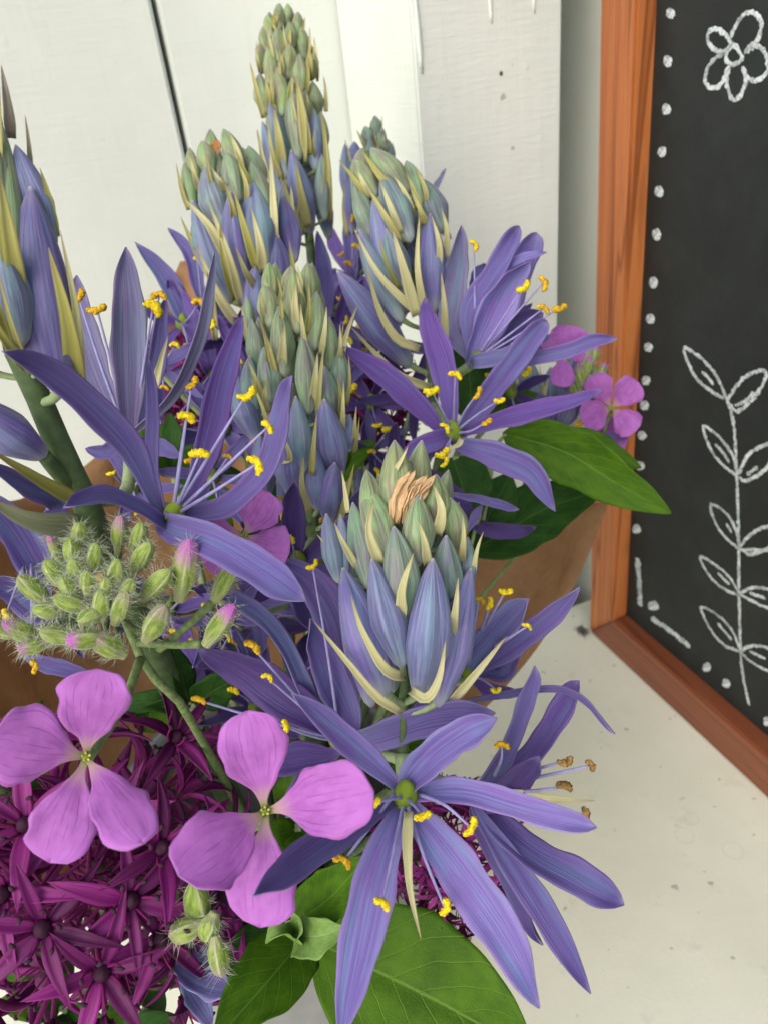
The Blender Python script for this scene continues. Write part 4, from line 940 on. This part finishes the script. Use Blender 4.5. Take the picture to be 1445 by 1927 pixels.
HB = spin_mesh('rocket_bud', M['hbud'], lambda v: max(0.05, (0.5 + 0.5 * smooth01(0, .4, v)) * (1 - max(0, (v - .5) / .5) ** 2.4) ** .6), 20, 14, lambda a, v: 1 + 0.10 * math.cos(4 * a) * v)
def hairs(root, spots, n, length, seed):
    """fine white hairs standing off the buds (points with normals)"""
    r = random.Random(seed); V, Fc = [], []
    for (B, T, rad) in spots:
        ax = (T - B); L = ax.length; ax.normalize(); e1 = ax.orthogonal().normalized(); e2 = ax.cross(e1)
        for _ in range(n):
            t = r.uniform(0.1, 1.0); a = r.uniform(0, 6.283); o = e1 * math.cos(a) + e2 * math.sin(a)
            p = B + ax * L * t + o * rad * (0.95 if t < .7 else 0.95 * (1 - ((t - .7) / .3) ** 2 * .8))
            d = (o + ax * r.uniform(-0.1, 0.9) + Vector((r.gauss(0, .3), r.gauss(0, .3), r.gauss(0, .3)))).normalized()
            l = length * r.uniform(0.4, 1.2); s = d.cross(Vector((r.gauss(0, 1), r.gauss(0, 1), r.gauss(0, 1)))).normalized() * length * 0.015
            m = p + d * l * .55 + s * r.uniform(-3, 3); e = p + d * l + s * r.uniform(-6, 6)
            k = len(V); s2 = s.cross(d).normalized() * s.length
            V += [p + s, p - s * .5 + s2 * .8, p - s * .5 - s2 * .8, m + s * .6, m - s * .3 + s2 * .5, m - s * .3 - s2 * .5, e]
            Fc += [(k, k + 1, k + 4, k + 3), (k + 1, k + 2, k + 5, k + 4), (k + 2, k, k + 3, k + 5), (k + 3, k + 4, k + 6), (k + 4, k + 5, k + 6), (k + 5, k + 3, k + 6)]
    o = obj('hairs', V, Fc, M['hair'], root, V[0]); o['kind'] = 'stuff'
    return o
def rocket(label, base, stem_pts, sw):
    root = thing('rocket_stem', label, 'flower', at(*base), 'rocket flower stems in the bouquet')
    P = [at(*p) for p in stem_pts]
    tube('stem', M['rocket_stem'], root, P + stem_down(P[-1]), [sw * .8, sw, sw, sw], 10)
    return root
def rbud(root, cx, cy, L, ang, w, d, pink=0.0, dz=0.3, link=None):
    """bud seen centred at (cx,cy) pointing to angle ang (degrees, up = 90)"""
    dx, dy = math.cos(R_(ang)) * L / 2, -math.sin(R_(ang)) * L / 2
    B = at(cx - dx, cy - dy, d + dz * L / 2 * d / F); T = at(cx + dx, cy + dy, d - dz * L / 2 * d / F)
    w *= 0.86; o = place('bud', HB, root, B, T, w / 2 * d / F); o.color = (1, 1, 1, pink)
    if link is not None:
        A = Vector(link); tube('pedicel', M['rocket_stem'], root, [A, A.lerp(B, .5) + Vector((0, 0, -.0015)), B.lerp(T, .06)], [.0006, .0006, .0008], 7)
    return (B, T, w / 2 * d / F)
# hairy bud head
rQ = rocket('round head of hairy lime green rocket buds and one broad pink bloom hanging below', (353, 1345, .165), [(195, 1110, .155), (230, 1160, .152), (249, 1190, .150), (282, 1271, .155), (353, 1345, .165)], 10 * .15 / F)
hub = at(200, 1120, .152)
sp = []
for (x, y, L, a, w, pk, d) in [(106, 1079, 62, 130, 44, 0, .139), (137, 1042, 58, 100, 36, 0, .140), (152, 1009, 50, 95, 38, 0, .143), (179, 1050, 56, 85, 36, 0, .138), (226, 1003, 66, 85, 36, .6, .146), (262, 1018, 70, 80, 38, 0, .144), (268, 1048, 62, 60, 42, 0, .139),
    (218, 1082, 58, 80, 40, 0, .135), (145, 1075, 50, 110, 36, 0, .136), (295, 1100, 74, 45, 46, 0, .138), (349, 1071, 112, 80, 54, .9, .140), (64, 1109, 74, 140, 42, .1, .139), (133, 1134, 64, 160, 42, 0, .134), (191, 1138, 56, 90, 40, 0, .133),
    (228, 1142, 64, 70, 42, .2, .134), (294, 1172, 72, 60, 50, .3, .136), (112, 1196, 74, 170, 40, .1, .134), (38, 1187, 80, 160, 42, .8, .136), (5, 1185, 70, 165, 40, .9, .135), (62, 1217, 56, 190, 34, .7, .135), (160, 1203, 70, 185, 46, 1, .132), (205, 1215, 70, 150, 48, .4, .134),
    (104, 1030, 60, 110, 26, .9, .147), (165, 1095, 40, 90, 34, 0, .133), (200, 1105, 36, 90, 30, 0, .133), (240, 1110, 44, 60, 34, 0, .134), (90, 1150, 56, 170, 38, 0, .136), (170, 1160, 50, 200, 38, 0, .132), (128, 1105, 44, 120, 34, 0, .134)]:
    sp.append(rbud(rQ, x, y, L * 1.05, a, w, d, pk, 0.5, hub))
sp.append(rbud(rQ, 415, 1175, 96, 55, 46, .142, 1.0, 0.2)); tube('pedicel', M['rocket_stem'], rQ, [at(262, 1210, .151), at(320, 1214, .147), at(378, 1212, .143)], [.0008, .0007, .0009], 8)
sp.append(rbud(rQ, 425, 1090, 110, 62, 42, .150, 0.2, 0.1)); tube('pedicel', M['rocket_stem'], rQ, [at(300, 1222, .152), at(340, 1190, .150), at(402, 1133, .150)], [.0009, .0008, .0009], 8)
hairs(rQ, sp, 120, 0.0025, 1)
V, Fc, uv = tube_geo([at(165, 1092, .134), at(185, 1088, .1335), at(202, 1086, .134)], [.0006, .0012, .0008, .0011, .0006], 7); obj('spent_calyx', V, Fc, M['dry'], rQ, None, uv, color=(.45, .30, .10))
# left bloom, right bloom, the pair hidden under the blue star
rocket_flower(rQ, (163, 1424, .117), [(186, 1260, 118, .113), (-15, 1392, 134, .108), (94, 1624, 112, .113), (270, 1586, 98, .103)], 18)
tube('pedicel', M['rocket_stem'], rQ, [at(265, 1240, .152), at(230, 1330, .14), at(165, 1428, .1195)], [.0010, .0008, .0009], 8)
rS = rocket('bright pink rocket bloom with broad petals between allium and blue star flower', (430, 1600, .165), [(500, 1530, .1205), (480, 1560, .135), (430, 1600, .165)], .0009)
rocket_flower(rS, (500, 1526, .118), [(466, 1338, 114, .115), (702, 1488, 124, .1065), (338, 1648, 130, .105), (490, 1746, 122, .114)], 18)
rT = rocket('pink rocket bloom half covered by the blue star flower\'s long drooping petal', (450, 1100, .2), [(458, 1008, .17), (440, 1040, .178), (430, 1100, .2)], .0009)
rocket_flower(rT, (460, 1008, .168), [(345, 985, 70, .160), (505, 925, 84, .165), (545, 1040, 76, .164), (385, 1065, 76, .163), (455, 1090, 70, .166)][:4], 11)
hairs(rT, [rbud(rT, 425, 1108, 60, 70, 34, .168, .2)], 60, .003, 3)
# bloom by the chalkboard
rO = rocket('clear pink rocket bloom in front of the chalkboard frame', (1120, 850, .305), [(1150, 772, .302), (1135, 810, .303), (1120, 850, .305), (1040, 960, .30)], .0008)
rocket_flower(rO, (1150, 768, .299), [(1200, 718, 56, .294), (1112, 706, 50, .297), (1196, 812, 52, .295), (1092, 790, 58, .293)], 9)
rocket_flower(rO, (1062, 665, .29), [(1072, 612, 64, .286), (1056, 728, 42, .284), (1020, 640, 46, .288), (1100, 660, 40, .292)], 8)
tube('pedicel', M['rocket_stem'], rO, [at(1120, 850, .305), at(1095, 750, .30), at(1063, 668, .292)], .0007, 7)
rocket_flower(rO, (1140, 822, .31), [(1180, 832, 46, .306), (1105, 810, 50, .306), (1140, 850, 44, .306), (1160, 790, 44, .312)], 7)
sp = []
for (x, y, L, a, w, pk) in [(1105, 690, 46, 70, 24, 1), (1118, 668, 40, 80, 20, 1), (1092, 705, 44, 100, 24, .6), (1130, 700, 40, 60, 22, 1), (1085, 735, 40, 120, 22, .2), (1108, 725, 36, 80, 22, .2)]:
    sp.append(rbud(rO, x, y, L, a, w, .303, pk, 0.1, at(1110, 790, .305)))
hairs(rO, sp, 30, .0026, 5)
# hairy buds low between the alliums and leaves
rW = rocket('hairy pinkish green rocket buds tucked behind the lower pink petal and allium stars', (400, 1750, .185), [(405, 1730, .168), (400, 1780, .178), (395, 1830, .19)], .001)
sp = [rbud(rW, x, y, L, a, w, d, pk, .2, at(402, 1760, .172)) for (x, y, L, a, w, pk, d) in [(372, 1702, 90, 100, 56, 0, .155), (412, 1800, 80, 280, 44, .3, .150), (350, 1750, 70, 200, 50, .2, .152), (395, 1745, 60, 250, 44, 0, .152), (340, 1690, 70, 150, 44, .1, .158)]]
hairs(rW, sp, 90, .003, 7)

# ------------------------------------------------------------------ alliums: globes of magenta stars
def allium_mesh_petal():
    V, Fc, uv = blade_geo([Vector((0.03, 0, 0.02)), Vector((0.35, 0, 0.10)), Vector((0.7, 0, 0.12)), Vector((1.0, 0, 0.05))], 0.205, hint=(0, 0, 1), prof=lambda v: max(0.03, 0.45 + 0.55 * smooth01(0, .35, v)) * max(0.0, 1 - max(0, (v - .35) / .65) ** 1.7), cup=0.30, nu=5, nv=9, thick=0.02, ruffle=.02, seed=2)
    return mesh('allium_petal', V, Fc, M['allium'], uv)
AP = allium_mesh_petal()
def allium_core(L):
    """green-black ovary, six stamens and the stalk back to the middle of the head"""
    V, Fc, mi = [], [], []
    def add(g, m):
        nonlocal V, Fc, mi
        b = len(V); V = V + list(g[0]); Fc = Fc + [tuple(k + b for k in f) for f in g[1]]; mi = mi + [m] * len(g[1])
    add(tube_geo([(0, 0, -0.04), (0, 0, .06), (0, 0, .16), (0, 0, .22)], [.04, .115, .10, .02], 9, 7)[:2], 0)
    add(tube_geo([(0, 0, -L), (0.03, 0.02, -L / 2), (0, 0, -0.02)], [.03, .03, .045], 6, 5)[:2], 1)
    for k in range(6):
        a = 1.047 * k + 0.5; c, s = math.cos(a), math.sin(a)
        add(tube_geo([(.10 * c, .10 * s, .02), (.22 * c, .22 * s, .28), (.26 * c, .26 * s, .52)], [.028, .018, .012], 5, 5)[:2], 1)
        add(tube_geo([(.24 * c - .03 * s, .24 * s + .03 * c, .52), (.26 * c, .26 * s, .555), (.28 * c + .03 * s, .28 * s - .03 * c, .54)], [.02, .035, .02], 5, 4)[:2], 0)
    return mesh('allium_floret', V, Fc, [M['allium_core'], M['allium_stamen']], None, True, mi)
def allium(label, c, Rpx, n, flor, seed, explicit=(), col=(0.185, 0.013, 0.135), stem=True, parts=True):
    C = at(*c); Rm = Rpx * c[2] / F; fl = flor * c[2] / F
    root = thing('allium_head', label, 'allium', C, 'purple allium heads in the bouquet')
    tube('stem', M['stem'], root, [C] + stem_down(C), [.0022, .0025, .0026], 10)
    L = Rm / fl; core = allium_core(L); r = random.Random(seed)
    toC = (CAM - C).normalized()
    dirs = []
    for (px, py) in explicit:
        ryv = ray(px, py); b = (CAM - C).dot(ryv) / ryv.dot(ryv); cc = ((CAM - C).dot(CAM - C) - Rm * Rm) / ryv.dot(ryv); disc = b * b - cc
        if disc > 0: dirs.append((CAM + ryv * (-b - math.sqrt(disc)) - C).normalized())
    ne = len(dirs)
    for k in range(n):
        z = 1 - 2 * (k + .5) / n; a = k * 2.39996; q = math.sqrt(1 - z * z)
        d = Vector((q * math.cos(a) + r.gauss(0, .05), q * math.sin(a) + r.gauss(0, .05), z + r.gauss(0, .05))).normalized()
        if any(d.angle(e) < 0.22 for e in dirs[:ne]): continue
        dirs.append(d)
    for i, d in enumerate(dirs):
        s = fl * (r.uniform(0.85, 1.1) if i >= ne else 1.08); dd = d if i < ne else (d + Vector((r.gauss(0, .22), r.gauss(0, .22), r.gauss(0, .22)))).normalized()
        P = C + d * Rm * ((r.uniform(0.86, 1.0) if i % 5 < 3 else r.uniform(0.5, 0.75)) if i >= ne else 1.07)
        if i < ne: dd = (d * 0.5 + toC * 0.6).normalized()
        o = bpy.data.objects.new('floret', core); put(o, root, P)
        o.rotation_mode = 'QUATERNION'; o.rotation_quaternion = dd.to_track_quat('Z', 'Y') @ Matrix.Rotation(r.uniform(0, 6.28), 3, 'Z').to_quaternion(); o.scale = (s, s, s)
        open_ = r.uniform(-5, 40) if i >= ne else r.uniform(-8, 18)
        for k in range(6):
            p = bpy.data.objects.new('petal', AP); COL.objects.link(p); WPOS[p.name] = P
            p.parent = o; p.rotation_euler = (r.uniform(-.2, .2), -R_(open_ + r.uniform(-10, 10)), 1.047 * k + r.uniform(-.12, .12)); q = r.uniform(.9, 1.12); p.scale = (q, q * r.uniform(.85, 1.15), q)
            v = r.uniform(0.6, 1.7); p.color = (col[0] * v, col[1] * v, col[2] * v, 1)
    return root
allium('large allium globe of magenta stars under the two biggest pink blooms', (175, 1640, .185), 285, 66, 112, 1, ((190, 1812), (292, 1755), (90, 1737), (295, 1600), (410, 1400), (320, 1410), (60, 1560), (20, 1680), (400, 1680), (240, 1690)))
allium('allium globe half hidden behind the petals of the big star flower', (850, 1610, .205), 128, 70, 50, 2, (), (0.20, 0.016, 0.15))
allium('shaded allium globe behind the upright grey violet flower and blunt spike', (350, 740, .285), 95, 60, 42, 3, (), (0.20, 0.014, 0.13))
allium('dark allium globe in the depth behind the blunt greenish spike', (705, 760, .315), 90, 60, 40, 4, (), (0.18, 0.012, 0.12))

# ------------------------------------------------------------------ foliage
def sprig(label, base, leaves, sw=.0012):
    root = thing('leaf_sprig', label, 'foliage', at(*base), 'leafy sprigs in the bouquet')
    B = at(*base)
    tube('stem', M['stem_pale'], root, [B] + stem_down(B), [sw, sw * 1.3, sw * 1.4], 8)
    for lf in leaves:
        pts, w, mat = lf[:3]; kw = lf[3] if len(lf) > 3 else {}
        P = [at(*p) for p in pts]; d = sum(p[2] for p in pts) / len(pts)
        k = dict(prof=prof_leaf, cup=0.10, ruffle=0.035, ridges=0.0, nu=17, nv=34, thick=.0003, roll=0, wob=.04); k.update(kw)
        blade('leaf', M[mat], root, P, w * d / F * 1.05, None, **k)
        tube('petiole', M['stem_pale'], root, [B, (B + P[0]) / 2, P[0] + (P[1] - P[0]) * .05], [.0008, .0007, .0006], 7)
    return root
sprig('leafy sprig with a broad bright green leaf reaching over the chalkboard frame', (930, 850, .262), [
    ([(945, 815, .256), (1060, 850, .252), (1160, 910, .247), (1262, 966, .243)], 112, 'leaf', dict(roll=12)), ([(1000, 830, .275), (1100, 845, .275), (1206, 880, .272)], 80, 'leaf', dict(roll=-20)),
    ([(880, 1040, .275), (950, 1000, .28), (1030, 955, .285), (1130, 925, .292)], 120, 'leaf_dark', dict(roll=-10)), ([(850, 860, .262), (870, 920, .258), (880, 1000, .255)], 110, 'leaf_dark', {}), ([(905, 1000, .268), (930, 950, .268), (960, 890, .268)], 90, 'leaf_dark', {})])
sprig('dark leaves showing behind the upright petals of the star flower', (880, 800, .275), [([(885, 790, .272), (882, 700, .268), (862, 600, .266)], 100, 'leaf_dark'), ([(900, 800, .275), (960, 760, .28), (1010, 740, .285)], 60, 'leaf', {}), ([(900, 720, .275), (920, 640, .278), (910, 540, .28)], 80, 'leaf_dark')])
sprig('large flat green leaf with pale veins under the downward petal of the big star', (585, 1775, .19), [([(592, 1772, .19), (700, 1825, .186), (840, 1895, .181), (1010, 1990, .178)], 270, 'leaf', dict(nu=25, nv=44, roll=6, cup=.05, ruffle=.02))])
sprig('folded green leaves with small curled pale tips beside the lower pink petal', (570, 1745, .172), [
    ([(575, 1762, .165), (505, 1845, .152), (400, 1965, .140)], 138, 'leaf', dict(cup=.16, roll=10)), ([(520, 1740, .172), (470, 1800, .165), (405, 1880, .160)], 100, 'leaf_dark', dict(roll=-20)),
    ([(548, 1740, .160), (620, 1690, .156), (690, 1612, .152)], 100, 'leaf', dict(roll=-18, cup=.2)), ([(555, 1760, .156), (600, 1762, .150), (652, 1745, .148)], 78, 'leaf_pale', dict(cup=.25, ruffle=.08)),
    ([(560, 1765, .156), (530, 1752, .150), (500, 1775, .149)], 50, 'leaf_pale', dict(cup=.4, roll=40, ruffle=.1)), ([(560, 1760, .155), (562, 1730, .149), (545, 1712, .148)], 40, 'leaf_pale', dict(cup=.4, roll=-50, ruffle=.1))])
# leaves among the stems in the depth of the bunch
rg = random.Random(9)
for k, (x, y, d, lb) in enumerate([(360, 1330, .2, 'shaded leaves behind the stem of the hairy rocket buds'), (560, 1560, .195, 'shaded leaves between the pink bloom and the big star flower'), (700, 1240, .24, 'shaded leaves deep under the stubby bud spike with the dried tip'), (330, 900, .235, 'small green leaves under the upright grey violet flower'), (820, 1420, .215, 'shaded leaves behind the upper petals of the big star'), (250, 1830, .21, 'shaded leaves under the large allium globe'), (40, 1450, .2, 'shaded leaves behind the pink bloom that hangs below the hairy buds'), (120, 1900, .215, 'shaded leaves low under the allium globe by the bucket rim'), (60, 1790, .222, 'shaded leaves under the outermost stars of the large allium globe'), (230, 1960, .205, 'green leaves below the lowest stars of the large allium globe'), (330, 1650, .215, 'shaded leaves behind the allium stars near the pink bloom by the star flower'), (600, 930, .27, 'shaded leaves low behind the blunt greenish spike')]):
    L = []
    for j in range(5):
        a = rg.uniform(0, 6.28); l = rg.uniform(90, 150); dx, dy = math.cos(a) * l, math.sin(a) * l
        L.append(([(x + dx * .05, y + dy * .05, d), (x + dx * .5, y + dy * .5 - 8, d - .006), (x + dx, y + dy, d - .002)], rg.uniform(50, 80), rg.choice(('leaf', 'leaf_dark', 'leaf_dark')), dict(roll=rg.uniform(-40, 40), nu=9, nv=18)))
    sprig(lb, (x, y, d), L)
# fallen scraps of blue petal low in the bunch
blf = thing('camas_flower', 'crumpled blue camas flower lying among the lower leaves and allium stars', 'flower', at(350, 1830, .172))
for pts, w in (([(325, 1815, .165), (385, 1850, .157), (458, 1868, .152)], 56), ([(340, 1830, .168), (370, 1880, .165), (400, 1930, .163)], 46), ([(330, 1810, .17), (380, 1800, .168), (430, 1820, .166)], 44), ([(60, 1790, .19), (20, 1800, .188), (-20, 1815, .186)], 60)):
    blade('petal', M['tepal'], blf, [at(*p) for p in pts], w * .16 / F, BLU, ruffle=.1, roll=random.uniform(-30, 30), nu=11, nv=22)
